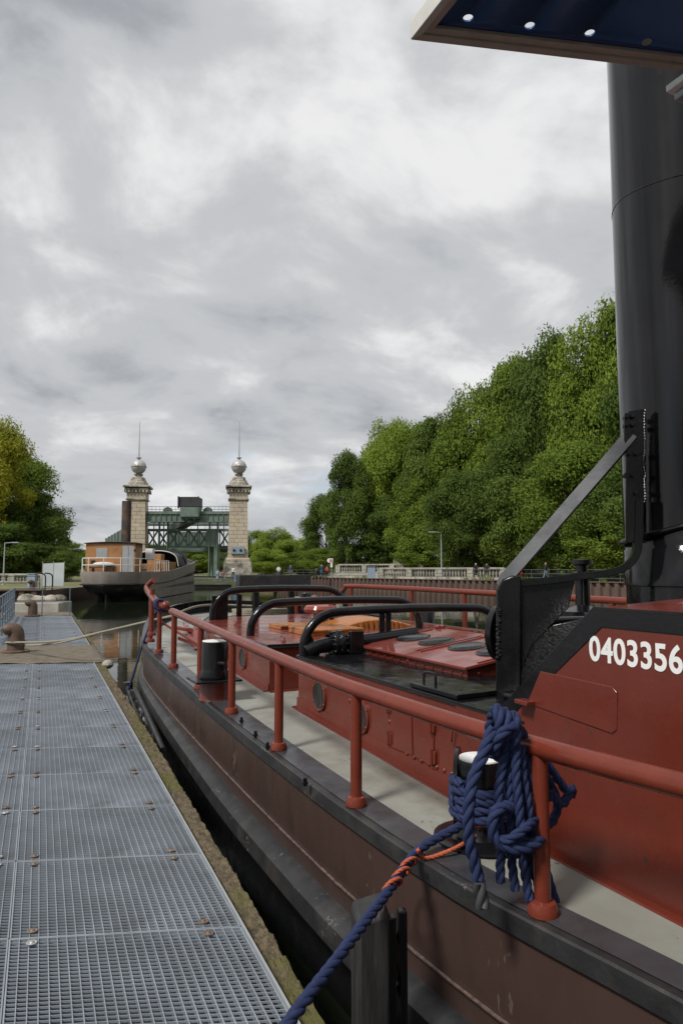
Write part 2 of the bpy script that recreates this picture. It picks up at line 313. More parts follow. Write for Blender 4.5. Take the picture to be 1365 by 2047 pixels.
# far bank closing the basin behind the lift, and left bank
g = MB(); p0, p1, p2, p3 = C(-9.6, 97, .4), C(-34, 97, .4), C(-140, 420, .4), C(60, 420, .4); g.add([p0, p1, p2, p3], [(0, 1, 2, 3)])
for a, b in ((p0, p1), (p3, p0)): g.add([a, b, Vector((b.x, b.y, -1.5)), Vector((a.x, a.y, -1.5))], [(0, 1, 2, 3)])
struct(obj('far_bank', g, M['grass']))
LA, LB = C(-40, 44), C(-20.3, 46.5)
g = MB(); rows = [[C(-60, 44, LZ), C(-40, 44, LZ), C(-20.6, 46.7, LZ)], [C(-60, 60, LZ), C(-40, 60, LZ), C(-22.5, 60, LZ)], [C(-80, 105, LZ), C(-50, 105, LZ), C(-27.5, 105, LZ)], [C(-300, 400, LZ+6), C(-200, 400, LZ+6), C(-110, 400, LZ+5)]]
g.grid(rows); struct(obj('left_bank', g, M['grass']))

# ================================================================== PIER
SH = -0.315                                     # the panel joints run askew
pier = thing('pier', 'long concrete pier with galvanised walking gratings and mossy edge left of the tug', 'pier')
def edge(u, seed): return noise.noise(Vector((u*1.7, seed, 0)))*0.014+noise.noise(Vector((u*6, seed, 3)))*0.008+noise.noise(Vector((u*17, seed, 5)))*0.003
def pier_section(u0, u1, v0, v1, top, name, m, sk=True):
    mb = MB(); rows = []; n = max(4, int((u1-u0)/0.12))
    vv = [v0, v1-0.16, v1-0.12, v1-0.06, v1-0.015, v1, v1]
    for i in range(n+1):
        u = u0+(u1-u0)*i/n; e_ = edge(u, 1.0)
        zr = [top, top, top-0.005+0.03*noise.noise(Vector((u*5, 2, 1))), top-0.01+0.03*noise.noise(Vector((u*6, 5, 1))), top-0.03, top-0.07, -1.6]
        rows.append([(v+(e_ if k >= 4 else 0), u+(SH*v if sk else 0), z) for k, (v, z) in enumerate(zip(vv, zr))])
    mb.grid(rows); return obj(name, mb, m, pier)
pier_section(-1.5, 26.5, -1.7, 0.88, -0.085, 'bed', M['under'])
def moss_strip(u0, u1, v0, vm):
    mb = MB(); rows = []; n = int((u1-u0)/0.022)
    for i in range(n+1):
        u = u0+(u1-u0)*i/n; e_ = edge(u, 1.0); row = []; v1 = min(vm, vm-.055+.011*max(0, u-2.4))
        for k in range(13):
            v = v0+(v1-v0)*k/12; z = -0.035+0.022*noise.noise(Vector((u*9, v*9, 0)))+0.014*noise.noise(Vector((u*28, v*28, 4)))+0.012*noise.noise(Vector((u*70, v*70, 9)))-(0.02 if k == 12 else 0)
            row.append((v+(e_ if k > 8 else 0), u, z))
        row.append((v1+e_+0.01, u, -0.2)); row.append((v1+0.03+e_, u, -1.6)); rows.append(row)
    mb.grid(rows); return obj('mossy_edge', mb, M['moss'], pier)
moss_strip(-1.5, 13.0, 0.887, 1.06); moss_strip(13.0, 26.6, 1.06, 1.13)
# grating panels
GL = 0.87
def panel_mesh(width, nb, nr=30):
    mb = MB(); d = 0.03
    for i in range(nb+1):
        v = width*i/nb; t = 0.0036 if 0 < i < nb else 0.006
        a = Vector((v, SH*v+0.004, -d/2)); b = Vector((v, SH*v+GL-0.008, -d/2)); mb.bar(a, b, t, d)
    for k in range(nr+1):
        u = 0.004+(GL-0.012)*k/nr; e_ = k in (0, nr)
        mb.bar((0, u, -0.0055 if not e_ else -d/2), (width, u+SH*width, -0.0055 if not e_ else -d/2), 0.0024 if not e_ else 0.006, 0.008 if not e_ else d-0.001)
    me = mb.mesh('grating_panel'); me.materials.append(M['galv']); return me
pr, pl_ = panel_mesh(0.945, 25), panel_mesh(0.945, 25)
wb = MB().lathe([(0.006, 0), (0.021, 0.002), (0.024, 0.005), (0.018, 0.004), (0.010, -0.001), (0.009, 0.008), (0.001, 0.009)], 14)
wme = {}
for q in ('rustwash', 'greywash'):
    wme[q] = wb.mesh('washer'); wme[q].materials.append(M[q]); wme[q].polygons.foreach_set('use_smooth', [True]*len(wme[q].polygons))
def panels(u0, n, vr, vl):
    for k in range(n):
        for (v, me) in ((vr, pr), (vl, pl_)):
            dz = random.uniform(-.002, .002)
            p = inst('grating_panel', me, pier, (v, u0+k*GL+SH*v, dz)); p.rotation_euler = (random.uniform(-.002, .002), random.uniform(-.003, .003), random.uniform(-.002, .002))
            for (a, b) in ((0.087, 0.055), (0.087, GL-0.055), (0.80, 0.055), (0.80, GL-0.055)):
                a2 = a if v == vr else 0.945-a
                if v == vl and a < 0.5 or v == vr or k % 2:
                    inst('washer', wme['greywash' if random.random() < 0.22 else 'rustwash'], p, (a2, b+SH*a2, 0.001), random.random())
panels(3.42-4*GL, 15, -0.07, -1.025)
panels(15.95, 12, 0.03, -0.925)
for (a, b, v) in ((-1.5, 12.8, 0.882), (15.6, 26.0, 1.0)):
    obj('edge_angle', MB().bar((v+.0035, a, -0.012), (v+.0035, b, -0.012), 0.006, 0.045), M['grey'], pier)
def pad(u0, u1, v0, v1):
    mb = MB(); rows = []
    n = 24; mrows = 40
    for i in range(n+1):
        u = u0+(u1-u0)*i/n; row = []
        for k in range(mrows+1):
            v = v0+(v1-v0)*k/mrows
            z = 0.012+0.012*noise.noise(Vector((u*3, v*3, 7)))+0.006*noise.noise(Vector((u*13, v*13, 1)))-(0.03 if k == mrows else 0)
            row.append((v+(edge(u, 4)*1.6 if k == mrows else 0), u+SH*v, z))
        row.append((v1+0.02, u+SH*v1, -1.6)); rows.append(row)
    mb.grid(rows); mb.add([(v0, u0+SH*v0, -.1), (v1, u0+SH*v1, -.1), (v1, u0+SH*v1, 0.0), (v0, u0+SH*v0, 0.0)], [(0, 1, 2, 3)])
    return obj('concrete_pad', mb, M['conc'], pier)
pad(13.0, 15.95, -1.7, 1.09); pad(26.4, 28.6, -1.7, 1.12)
# loose edge stones at the joint
mb = MB()
for (x, y, z, s) in ((1.1, 12.6, -.02, .1), (1.14, 12.85, -.05, .08)): mb.ball((x, y, z), s, 8, 6, 1, 1.2, .8)
obj('edge_stone', mb, M['conc_light'], pier)

def dolphin(loc, rz, sc_, label):
    t = thing('mooring_bollard', label, 'bollard', loc, rz, 'hook-headed bollards on the pier')
    t.scale = (sc_,)*3
    obj('base', MB().lathe([(0.30, 0), (0.30, 0.03), (0.27, 0.05), (0.2, 0.055)], 24), M['iron'], t)
    path = spline([(0, 0, 0.03), (0, 0, 0.2), (0, 0, 0.36), (-0.02, 0, 0.46), (-0.1, 0, 0.52), (-0.2, 0, 0.50), (-0.27, 0, 0.45)], 5)
    rr = [interp([(0, 0.185), (0.3, 0.175), (0.55, 0.165), (0.75, 0.14), (0.9, 0.125), (1, 0.06)], i/(len(path)-1)) for i in range(len(path))]
    obj('hooked_post', MB().tube(path, rr, 18), M['iron'], t, ang=60)
    return t
pb = onz(32, 1303, 0.02)
bo1 = dolphin((pb.x, pb.y, 0.015), R(12), 0.86, 'rusty hook-headed bollard on the pier with the beige rope round it')
pb2 = onz(66, 1231, 0.02); dolphin((pb2.x, pb2.y, 0.015), R(10), 0.86, 'rusty hook-headed bollard at the far end of the pier, no rope')

def railing(name, label, pts, z0, h, levels, r, spacing, m, group=None, hook=False, pr_=None):
    t = thing(name, label, 'railing', (0, 0, 0), 0, group); pts = [Vector((p[0], p[1], 0)) for p in pts]
    if hook: top = pts
    for lv in levels:
        obj('rail', MB().tube([Vector((p.x, p.y, z0+h*lv)) for p in pts], r, 6), m, t)
    pm = MB().tube([(0, 0, 0), (0, 0, h-r)], pr_ or r, 6).mesh('post'); pm.materials.append(m)
    for a, b in zip(pts, pts[1:]):
        n = max(1, round((b-a).length/spacing))
        for i in range(n+(1 if b == pts[-1] else 0)):
            p = a.lerp(b, i/n); inst('post', pm, t, (p.x, p.y, z0))
    return t
railing('pier_railing', 'blue-grey railing along the left side of the pier, photo left edge', [(-0.86, 16.5), (-0.83, 26.4)], 0.0, 0.98, (1, .72, .46, .2), 0.024, 1.25, M['railblue'])
railing('pier_railing', 'thin grey railing across the far end of the pier', [(-0.83, 26.6), (0.95, 26.2)], 0.0, 0.98, (1, .5), 0.017, 0.95, M['railblue'])
# concrete block in the water beyond the pier
t = thing('concrete_block', 'pale concrete block standing in the water past the pier end', 'block', (0, 0, 0))
a, b = dep(43, 1205, 36), dep(133, 1205, 36)
mb = MB(); rows = []
mb.box(((a+b)/2).x*Vector((1, 0, 0))+((a+b)/2).y*Vector((0, 1, 0))+Vector((0, 0.8, -0.75)), ((b-a).length, 1.8, 1.35), rz=-PSI); obj('block', mb, M['conc_light'], t, bevel=0.06)
mb = MB(); c = dep(85, 1196, 37.5); 
for i in range(5): mb.ball((c.x-0.75+i*0.4, c.y+random.uniform(-.2, .2), 0.02), random.uniform(.3, .45), 8, 6, 1.2, 1, random.uniform(.5, .8))
obj('rubble', mb, M['stone_dark'], t)

# ================================================================== TUG
TA = R(2.4); TO = Vector((3.6, 3.16, 0))
tug = thing('tugboat', 'red and black steel tug with tall black funnel moored beside the pier', 'boat', TO, TA)
ca, sa = math.cos(TA), math.sin(TA)
def loc(p): dx, dy = p.x-TO.x, p.y-TO.y; return Vector((dx*ca+dy*sa, -dx*sa+dy*ca, p.z))
def Lz(px, py, z): return loc(onz(px, py, z))
def Ls(px, py, s):               # on the plane local x = s
    n = Vector((ca, sa, 0)); return loc(onplane(px, py, TO+n*s, n))
def Lt(px, py, t):
    n = Vector((-sa, ca, 0)); return loc(onplane(px, py, TO+n*t, n))
ZG = rsmooth([(-10, .5), (-6, .36), (-1, .30), (.3, .33), (1.4, .37), (2.5, .41), (3.45, .45), (4.7, .505), (5.85, .55), (7, .60), (9, .70), (10.4, .78)])
HB = rsmooth([(-10, .02), (-9, .6), (-7, 1.15), (-4, 1.55), (-1.63, 1.82), (-.78, 1.95), (-.26, 2.0), (.46, 2.055), (1.7, 2.085), (3.15, 2.09), (4.7, 2.08), (6.3, 2.03), (7.2, 1.93), (8.2, 1.7), (9.1, 1.35), (9.8, .92), (10.2, .5), (10.4, .02)])
zg = lambda t: interp(ZG, t)
hb = lambda t: interp(HB, t)
TS = [-10+0.25*i for i in range(74)]+[8.6+0.12*i for i in range(13)]+[10.2, 10.3, 10.36, 10.4]
TS = sorted(set(round(x, 3) for x in TS))
def outline():                   # near side from stern to bow end, then far side back
    return [(-hb(t), t) for t in TS]+[(hb(t), t) for t in reversed(TS[:-1])]
OUT = outline()
ON = []
for i, (s, t) in enumerate(OUT):
    a = OUT[max(0, i-1)]; b = OUT[min(len(OUT)-1, i+1)]; d = Vector((b[0]-a[0], b[1]-a[1], 0)).normalized(); ON.append(Vector((-d.y, d.x, 0)))
def loft(prof, rng=None):        # prof(t) -> list of (out, z)
    rows = []
    for i, (s, t) in enumerate(OUT):
        if rng and not rng(s, t): continue
        rows.append([Vector((s, t, 0))+ON[i]*o+Vector((0, 0, z)) for o, z in prof(t)])
    return MB().grid(rows)
obj('hull', loft(lambda t: [(0.0, zg(t)-.01), (0.002, zg(t)-.25), (-.005, zg(t)-.40), (-.012, zg(t)-.44), (-.02, zg(t)-.56), (-.022, zg(t)-.66)]), M['hull'], tug)
def seam(t):
    w_ = 0.004*math.sin(t*9)
    return [(-.006, zg(t)-.425), (.006, zg(t)-.43+w_*.3), (.004, zg(t)-.438+w_*.3), (-.012, zg(t)-.443)]
obj('weld_seam', loft(seam), M['weld'], tug)
obj('sheer_strake', loft(lambda t: [(-.03, zg(t)+.004), (.012, zg(t)+.006), (.02, zg(t)-.002), (.02, zg(t)-.075), (.014, zg(t)-.083), (-.01, zg(t)-.085)]), M['blackmatt'], tug)
bu = lambda t: zg(t)+interp([(2.5, 0), (7, .10), (10.4, .10)], t)
bk = lambda t: interp([(2, 1), (6, .6), (10.4, .6)], t)
obj('rubbing_strake', loft(lambda t: [(-.02, bu(t)-.545), (.012, bu(t)-.552), (.065*bk(t), bu(t)-.578), (.085*bk(t), bu(t)-.592), (.10*bk(t), bu(t)-.685), (.085*bk(t), bu(t)-.71), (-.05, bu(t)-.73)]), M['blackmatt'], tug)
obj('lower_hull', loft(lambda t: [(-.021, bu(t)-.70), (-.05, -.55), (-.10, -1.05), (-.5, -1.6)]), M['black'], tug)
# deck and black waterway
mb = MB(); mb.grid([[Vector((f*(hb(t)-.02), t, zg(t))) for f in (-1, -.6, -.3, 0, .3, .6, 1)] for t in TS]); obj('deck', mb, M['deck'], tug)
def ww(t): return interp([(-10, .1), (-3, .14), (-1, .17), (.5, .2), (4, .21), (8, .19), (10.4, .14)], t)
obj('waterway', loft(lambda t: [(-.025, zg(t)+.0085), (-ww(t)*.5, zg(t)+.0085), (-ww(t), zg(t)+.0085), (-ww(t)-.004, zg(t)-.001)]), M['wetblack'], tug)
# bulwark round the end and along the far side
def bh(s, t):
    if s < 0: return interp([(6.6, 0.0), (7.6, .06), (8.6, .17), (10.4, .22)], t)
    return interp([(0, .12), (3, .2), (9, .22), (10.4, .22)], t)
rows = []; caprows = []
for i, (s, t) in enumerate(OUT):
    if s < 0 and t < 6.7 or s >= 0 and t < 0: continue
    z = zg(t); h = bh(s, t)+.012; P0 = Vector((s, t, 0)); n = ON[i]
    rows.append([P0+n*.012+Vector((0, 0, z)), P0+n*.014+Vector((0, 0, z+h)), P0-n*.05+Vector((0, 0, z+h+.004)), P0-n*.05+Vector((0, 0, z+h-.02)), P0-n*.012+Vector((0, 0, z+h-.022)), P0-n*.012+Vector((0, 0, z))])
obj('bulwark', MB().grid(rows), M['black'], tug)
# studs and small fittings on the waterway
sm = MB().tube([(0, 0, 0), (0, 0, .045)], .012, 8).tube([(0, 0, .012), (0, .0, .02)], .02, 8).mesh('stud'); sm.materials.append(M['black'])
for (px, py) in ((437, 1408), (483, 1446), (511, 1470), (535, 1490), (610, 1490+62)):
    p = Lz(px, py, zg(2.4)); inst('stud', sm, tug, (p.x, p.y, zg(p.y)+.008))
# ---- near rail
H_R = 0.60
def rail_post(p, z, h, r=.0315):
    o = obj('rail_post', MB().tube([(p.x, p.y, z+.005), (p.x, p.y, z+h)], r, 14), M['redrail'], tug)
    obj('foot', MB().lathe([(.058, 0), (.058, .02), (.048, .045), (r, .05)], 16, (p.x, p.y, z+.008)), M['redrail'], o)
post_px = [(1085, 1830), (712, 1612), (557, 1500), (463, 1427), (400, 1378), (347, 1336)]
PP = []
for (px, py) in post_px:
    z = .35
    for _ in range(8): p = Lz(px, py, z); z = zg(p.y)
    p.z = z; PP.append(p)
for t in (-2.4, -3.6, -4.8): PP.insert(0, Vector((-hb(t)+.09, t, zg(t))))
PP.sort(key=lambda p: p.y)
for p in PP: rail_post(p, p.z, H_R)
rp_ = [Vector((p.x, p.y, p.z+H_R+.02)) for p in PP]; rp_.append(rp_[-1]+Vector((.0, .12, 0)))
obj('top_rail', MB().tube(spline(rp_, 8), .041, 16), M['redrail'], tug)
# rail end piece by the bow, with knob
def fit(px, py, z0):
    p = Lz(px, py, z0)
    return p
q = [fit(318, 1305, zg(6.3)+.0), fit(301, 1283, zg(7.2)+.03), fit(303, 1270, zg(7.9)+.1)]
for p in q: rail_post(p, p.z-.01, .62 if p is not q[0] else .58, .03)
e0 = q[0]+Vector((.02, -.25, .60)); 
obj('top_rail', MB().tube(spline([e0, q[0]+Vector((0, 0, .60)), q[1]+Vector((-.02, 0, .64)), q[1]+Vector((.03, .5, .72)), q[2]+Vector((.12, .55, .72))], 8), .042, 14), M['redrail'], tug)
obj('rail_knob', MB().ball(e0, .055, 12, 8), M['redrail'], tug)
obj('rail_brace', MB().tube([q[0]+Vector((.03, .1, .38)), Vector((q[0].x+.55, q[0].y-.9, zg(6)+.01))], .016, 8), M['redrail'], tug)
# ---- far rail
fp = [Lz(771, 1233, .76), Lz(866, 1247, .75), Lz(962, 1262, .74)]
for p in fp: p.x = hb(p.y)-.03
for k in range(3): l = fp[-1]; fp.append(Vector((hb(l.y-1.3)-.03, l.y-1.3, l.z-.01)))
for p in fp: rail_post(p, p.z-.03, .56, .034)
fr = [Vector((p.x, p.y, p.z+.56)) for p in fp]
obj('top_rail', MB().tube(spline([fr[0]+Vector((-.15, .75, -.56)), fr[0]+Vector((-.06, .5, -.28)), fr[0]+Vector((-.02, .2, -.04))]+fr, 8), .04, 14), M['redrail'], tug)

# ---- deckhouses
SW = -1.41                                     # near wall plane
ZR = .85
def plate(name, s, poly, th, m, parent=None, bevel=0.0):       # polygon in (t,z) on plane x=s, thickness towards +x
    return obj(name, MB().prism([(s, t, z) for t, z in poly], (th, 0, 0)), m, parent or tug, bevel)
mid = obj('deckhouse', MB(), M['red'], tug); me = mid.data
tb = [-.3+.29*i for i in range(11)]
mb = MB(); mb.grid([[(SW, t, zg(t)) for t in tb], [(SW, t, ZR) for t in tb]])
mb.grid([[(-SW, t, zg(t)) for t in tb], [(-SW, t, ZR) for t in tb]]); mb.add([(SW, 2.6, zg(2.6)), (-SW, 2.6, zg(2.6)), (-SW, 2.6, ZR), (SW, 2.6, ZR)], [(0, 1, 2, 3)])
bpy.data.objects.remove(mid); mid = obj('deckhouse', mb, M['red'], tug)
def foot_flange(t0, t1, s0, s1=None, parent=None):
    mb = MB(); n = 14; rows = []
    for i in range(n+1):
        t = t0+(t1-t0)*i/n; s = s0 if s1 is None else s0+(s1-s0)*i/n; z = zg(t)
        rows.append([(s+.005, t, z+.085), (s-.007, t, z+.083), (s-.009, t, z+.012), (s-.055, t, z+.009), (s-.058, t, z)])
    mb.grid(rows); return obj('foot_flange', mb, M['red'], parent or tug)
foot_flange(-6, 2.62, SW)
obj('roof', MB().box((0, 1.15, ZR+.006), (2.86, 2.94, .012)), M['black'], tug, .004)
obj('roof_edge', MB().tube([(SW-.008, -.28, ZR), (SW-.008, 2.62, ZR), (1.4, 2.62, ZR)], .012, 8), M['black'], tug)
dome = MB().lathe([(.0165, 0), (.014, .006), (.008, .011), (.001, .012)], 10)
M_r = dome.mesh('rivet'); M_r.materials.append(M['red']); M_r.polygons.foreach_set('use_smooth', [True]*len(M_r.polygons))
def rivet(p, nrm, parent, s=1.0):
    o = bpy.data.objects.new('rivet', M_r); COL.objects.link(o); o.parent = parent; o.location = p; o.rotation_mode = 'QUATERNION'; o.rotation_quaternion = Vector((0, 0, 1)).rotation_difference(Vector(nrm)); o.scale = (s,)*3
def porthole(c, r, nrm=(-1, 0, 0), tilt=None):
    o = obj('porthole', MB().lathe([(r*1.02, 0), (r*1.2, .0), (r*1.2, .016), (r*1.12, .022), (r, .018), (r*.97, .004)], 28, c, nrm), M['red'], tug)
    obj('rim', MB().lathe([(r*.86, .004), (r*1.02, .008), (r*1.02, .0185), (r*.98, .021), (r*.88, .014)], 28, c, nrm), M['brass'], o)
    obj('glass', MB().lathe([(r*.95, .002), (r*.95, .008), (.001, .0085)], 28, c, nrm), M['glass'], o)
    for k in range(6):
        a = 2*math.pi*(k+.5)/6; rivet(Vector(c)+Vector((-.016, math.cos(a)*r*1.12, math.sin(a)*r*1.12)), nrm, o, .8)
for (px, py) in ((640, 1390), (722, 1432)):
    p = Ls(px, py, SW); porthole((SW, p.y, p.z), .105)
# doors / hinged covers on the mid deckhouse side
def onwall(px, py): p = Ls(px, py, SW); return p.y, p.z
for (pxs) in (((780, 1405), (823, 1420), (826, 1510), (783, 1493)), ((828, 1420), (868, 1437), (868, 1532), (828, 1512))):
    pts = [onwall(*p) for p in pxs]; obj('hinged_cover', MB().prism([(SW-.008, t, z) for t, z in pts], (.006, 0, 0)), M['red'], tug, .002)
for (px, py) in ((779, 1412), (781, 1475), (866, 1450), (868, 1513)):
    t, z = onwall(px, py); h = obj('hinge', MB().box((SW-.012, t, z), (.014, .06, .075)), M['red'], tug, .003)
    obj('hinge_pin', MB().tube([(SW-.022, t, z-.045), (SW-.022, t, z+.045)], .009, 8), M['red'], h)
t, z = onwall(911, 1465); obj('hook', MB().tube(spline([(SW-.01, t, z+.06), (SW-.03, t-.01, z+.05), (SW-.03, t, z-.02), (SW-.02, t+.015, z-.05)], 5), .006, 8), M['redrail'], tug)
for i in range(9):
    t, z = onwall(813+i*(-1 if i > 20 else 15), 1507+i*6.6); rivet((SW, t, z), (-1, 0, 0), mid)
for (px, py) in ((949, 1476), (779, 1442), (700, 1400), (702, 1432), (640, 1440)): t, z = onwall(px, py); rivet((SW, t, z), (-1, 0, 0), mid, 1.1)
# hatch on roof
h0 = [Lz(780, 1369, .9), Lz(872, 1396, .9), Lz(1002, 1383, .9), Lz(910, 1358, .9)]
ht = ZR+.035; hc = []
for (px, py) in ((780, 1369), (872, 1396), (1005, 1381), (905, 1358)): hc.append(Lz(px, py, ht))
hc = [Vector((max(SW+.005, p.x), p.y, ht)) for p in hc]
hat = obj('hatch', MB().prism([(p.x, p.y, ZR+.0135) for p in hc], (0, 0, .03)), M['black'], tug, .006)
p = Lz(856, 1370, ht); obj('handle', MB().tube(spline([(p.x, p.y+.05, ht-.01), (p.x, p.y+.05, ht+.06), (p.x+.01, p.y+.035, ht+.075), (p.x+.02, p.y-.035, ht+.075), (p.x+.02, p.y-.05, ht+.06), (p.x+.02, p.y-.05, ht-.01)], 4), .009, 8), M['black'], hat)
# ---- skylight on the mid roof
k0, k1 = Lz(930, 1356, ZR), Lz(727, 1308, ZR)
s0 = (k0.x+k1.x)/2; t0, t1 = k0.y-.02, k1.y+.02; ze = ZR+.06
rl, rr_ = Ls(840, 1253, 0.0), Ls(975, 1277, 0.0); zrg = (rl.z+rr_.z)/2
sk = obj('skylight', MB().prism([(s0, t0, ZR), (s0, t0, ze), (0, t0, zrg), (-s0, t0, ze), (-s0, t0, ZR)], (0, t1-t0, 0)), M['red'], tug, .004)
dirr = Vector((0-s0, 0, zrg-ze)); sl = dirr.length; dirr.normalize(); up = Vector((-dirr.z, 0, dirr.x))
tm = (t0+t1)/2
for (a, b) in ((t0-.02, tm-.006), (tm+.006, t1+.02)):
    for sg in (1, -1):
        fx = lambda v: Vector((v.x*sg, v.y, v.z))
        base = Vector((s0, 0, ze))
        cs_ = [base+dirr*(-.03)+Vector((0, a, 0))+up*.004, base+dirr*(sl-.01)+Vector((0, a, 0))+up*.004, base+dirr*(sl-.01)+Vector((0, b, 0))+up*.004, base+dirr*(-.03)+Vector((0, b, 0))+up*.004]
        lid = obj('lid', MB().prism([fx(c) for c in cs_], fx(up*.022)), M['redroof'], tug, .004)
        for f in (.27, .73):
            cc = base+dirr*(sl*.5)+Vector((0, a+(b-a)*f, 0))+up*.024; nn = fx(up); cc = fx(cc); r = .135
            wi = obj('window', MB().lathe([(r*.9, 0), (r*1.16, 0), (r*1.16, .008), (r*1.05, .014), (r*.9, .006)], 28, cc, nn), M['black'], lid)
            obj('pane', MB().lathe([(r*.93, 0), (r*.93, .005), (.001, .0052)], 28, cc, nn), M['pane'], wi)
        for f in (.03, .97):
            p0 = base+dirr*(sl*.12)+Vector((0, a+(b-a)*f, 0))+up*.03; p1 = base+dirr*(sl*.9)+Vector((0, a+(b-a)*f, 0))+up*.03
            obj('lid_bar', MB().bar(fx(p0), fx(p1), .02, .012, fx(up)), M['redroof'], lid)
            obj('lid_hinge', MB().tube([fx(base+dirr*(sl-.02)+Vector((0, a+(b-a)*f-.03, 0))+up*.04), fx(base+dirr*(sl-.02)+Vector((0, a+(b-a)*f+.03, 0))+up*.04)], .018, 8), M['redroof'], lid)
for i in range(13):
    rivet((s0, t0+.06+(t1-t0-.1)*i/12, ZR+.03), (-1, 0, 0), sk, .8)
for i in range(4): rivet((s0+.1+i*.2, t0, ZR+.03), (0, -1, 0), sk, .8)
# ---- aft deckhouse, red roof
TA0 = Lz(540, 1383, .44).y
ah = [(SW-.02, TA0), (SW+.03, 5.5), (-1.12, 6.8), (-.9, 7.4), (.9, 7.4), (1.12, 6.8), (-SW-.03, 5.5), (-SW, TA0)]
mb = MB(); ring = []
for i, (s, t) in enumerate(ah): ring.append((s, t))
mb.grid([[(s, t, zg(t)-.002) for s, t in ring+ring[:1]], [(s, t, ZR+.02) for s, t in ring+ring[:1]]]); aft = obj('deckhouse', mb, M['red'], tug, ang=25)
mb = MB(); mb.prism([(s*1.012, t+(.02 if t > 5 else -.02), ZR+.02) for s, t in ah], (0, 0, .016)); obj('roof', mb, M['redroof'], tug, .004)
obj('roof_edge', MB().tube([(s*1.012-(.012 if s < 0 else -.012), t+(.02 if t > 5 else -.03), ZR+.02) for s, t in ah], .022, 8, closed=True), M['black'], tug)
mb = MB(); rows = []
pts = [(SW-.02, TA0), (SW+.03, 5.5), (-1.12, 6.8)]
for (s, t) in [pts[0]]+[(SW-.02+.05*i/6, TA0+(5.5-TA0)*i/6) for i in range(1, 7)]+[pts[2]]:
    z = zg(t); rows.append([(s+.004, t, z+.075), (s-.009, t, z+.073), (s-.01, t, z+.012), (s-.055, t, z+.008), (s-.058, t, z-.002)])
mb.grid(rows); obj('foot_flange', mb, M['red'], tug)
z = zg(TA0); obj('foot_flange', MB().prism([(SW-.03, TA0-.05, z), (-SW, TA0-.05, z), (-SW, TA0-.05, z+.01), (-SW, TA0-.008, z+.012), (-SW, TA0-.008, z+.08), (-SW, TA0+.004, z+.08), (SW-.03, TA0+.004, z+.08), (SW-.03, TA0-.008, z+.012)][:0] or [(SW-.03, TA0-.055, z), (-SW, TA0-.055, z), (-SW, TA0, z), (SW-.03, TA0, z)], (0, 0, .01)), M['red'], tug)
for (px, py) in ((487, 1316), (450, 1303)):
    p = Ls(px, py, SW+.0); porthole((SW+.002, p.y, p.z), .10)
for i in range(7):
    p = (SW-.012+.01*i/6*3, TA0+.2+i*.55, ZR-.04); rivet(p, (-1, 0, 0), aft, 1.0)
# red roof fittings
def roofpt(px, py): return Lz(px, py, ZR+.036)
ck = MB().tube(spline([(0, -.04, 0), (0, -.03, .05), (0, .03, .06), (0, .04, .05)], 4), .012, 8).box((0, 0, .01), (.03, .05, .02)).mesh('cleat'); ck.materials.append(M['redroof'])
for (px, py) in ((470, 1250), (566, 1284)): p = roofpt(px, py); inst('cleat', ck, tug, p)
bitts = obj('bitts', MB(), M['black'], tug); bpy.data.objects.remove(bitts)
pa, pb_ = roofpt(450, 1234), roofpt(478, 1232)
bt = obj('bitt', MB().box(pa+Vector((0, 0, .17)), (.07, .07, .34)), M['black'], tug, .004); obj('bitt', MB().box(pb_+Vector((0, 0, .17)), (.07, .07, .34)), M['black'], tug, .004)
obj('cross_bar', MB().bar(pa+Vector((0, 0, .345)), pb_+Vector((0, 0, .345)), .02, .012), M['black'], bt)
# wooden companion hatch
c0, c1, c2, c3 = roofpt(590, 1262), roofpt(640, 1278), roofpt(705, 1277), roofpt(668, 1256)
wz = ZR+.036
ww_ = (c2-c1).length; 
def wood_box(p, w_, d_, h_, n, rz=0):
    o = obj('wooden_hatch', MB().box(p+Vector((0, 0, h_/2)), (w_, d_, h_)), M['wood'], tug, .006)
    for i in range(n):
        obj('plank', MB().box(p+Vector((-w_/2+w_*(i+.5)/n, 0, h_+.011)), (w_/n-.006, d_+.05, .02)), M['wood'], o, .003)
    return o
cm = (c0+c1+c2+c3)/4; wood_box(Vector((cm.x+.05, cm.y+.1, wz)), .66, .6, .05, 6)
wood_box(Vector((cm.x+.1, cm.y+.95, wz)), .7, .4, .03, 6)
# curved wooden coaming with dark planks, right of the hatch
pc = Lz(745, 1262, ZR)
arc = [(pc.x-.45+1.0*i/14, .085*math.sin(math.pi*i/14)) for i in range(15)]
mb = MB(); rows = [[(s, pc.y+dy_, ZR+.05+h+dz) for s, h in arc] for dy_, dz in ((0, -.06), (0, .0), (.03, .015), (.55, .03), (.58, -.03))]; mb.grid(rows); obj('wooden_coaming', mb, M['wood'], tug)
for i in range(11):
    s, h = arc[2+i]; obj('stave', MB().box((s, pc.y-.012, ZR+.03+h*.5), (.045, .016, .05+h*.9)), M['wood'], tug, .002)
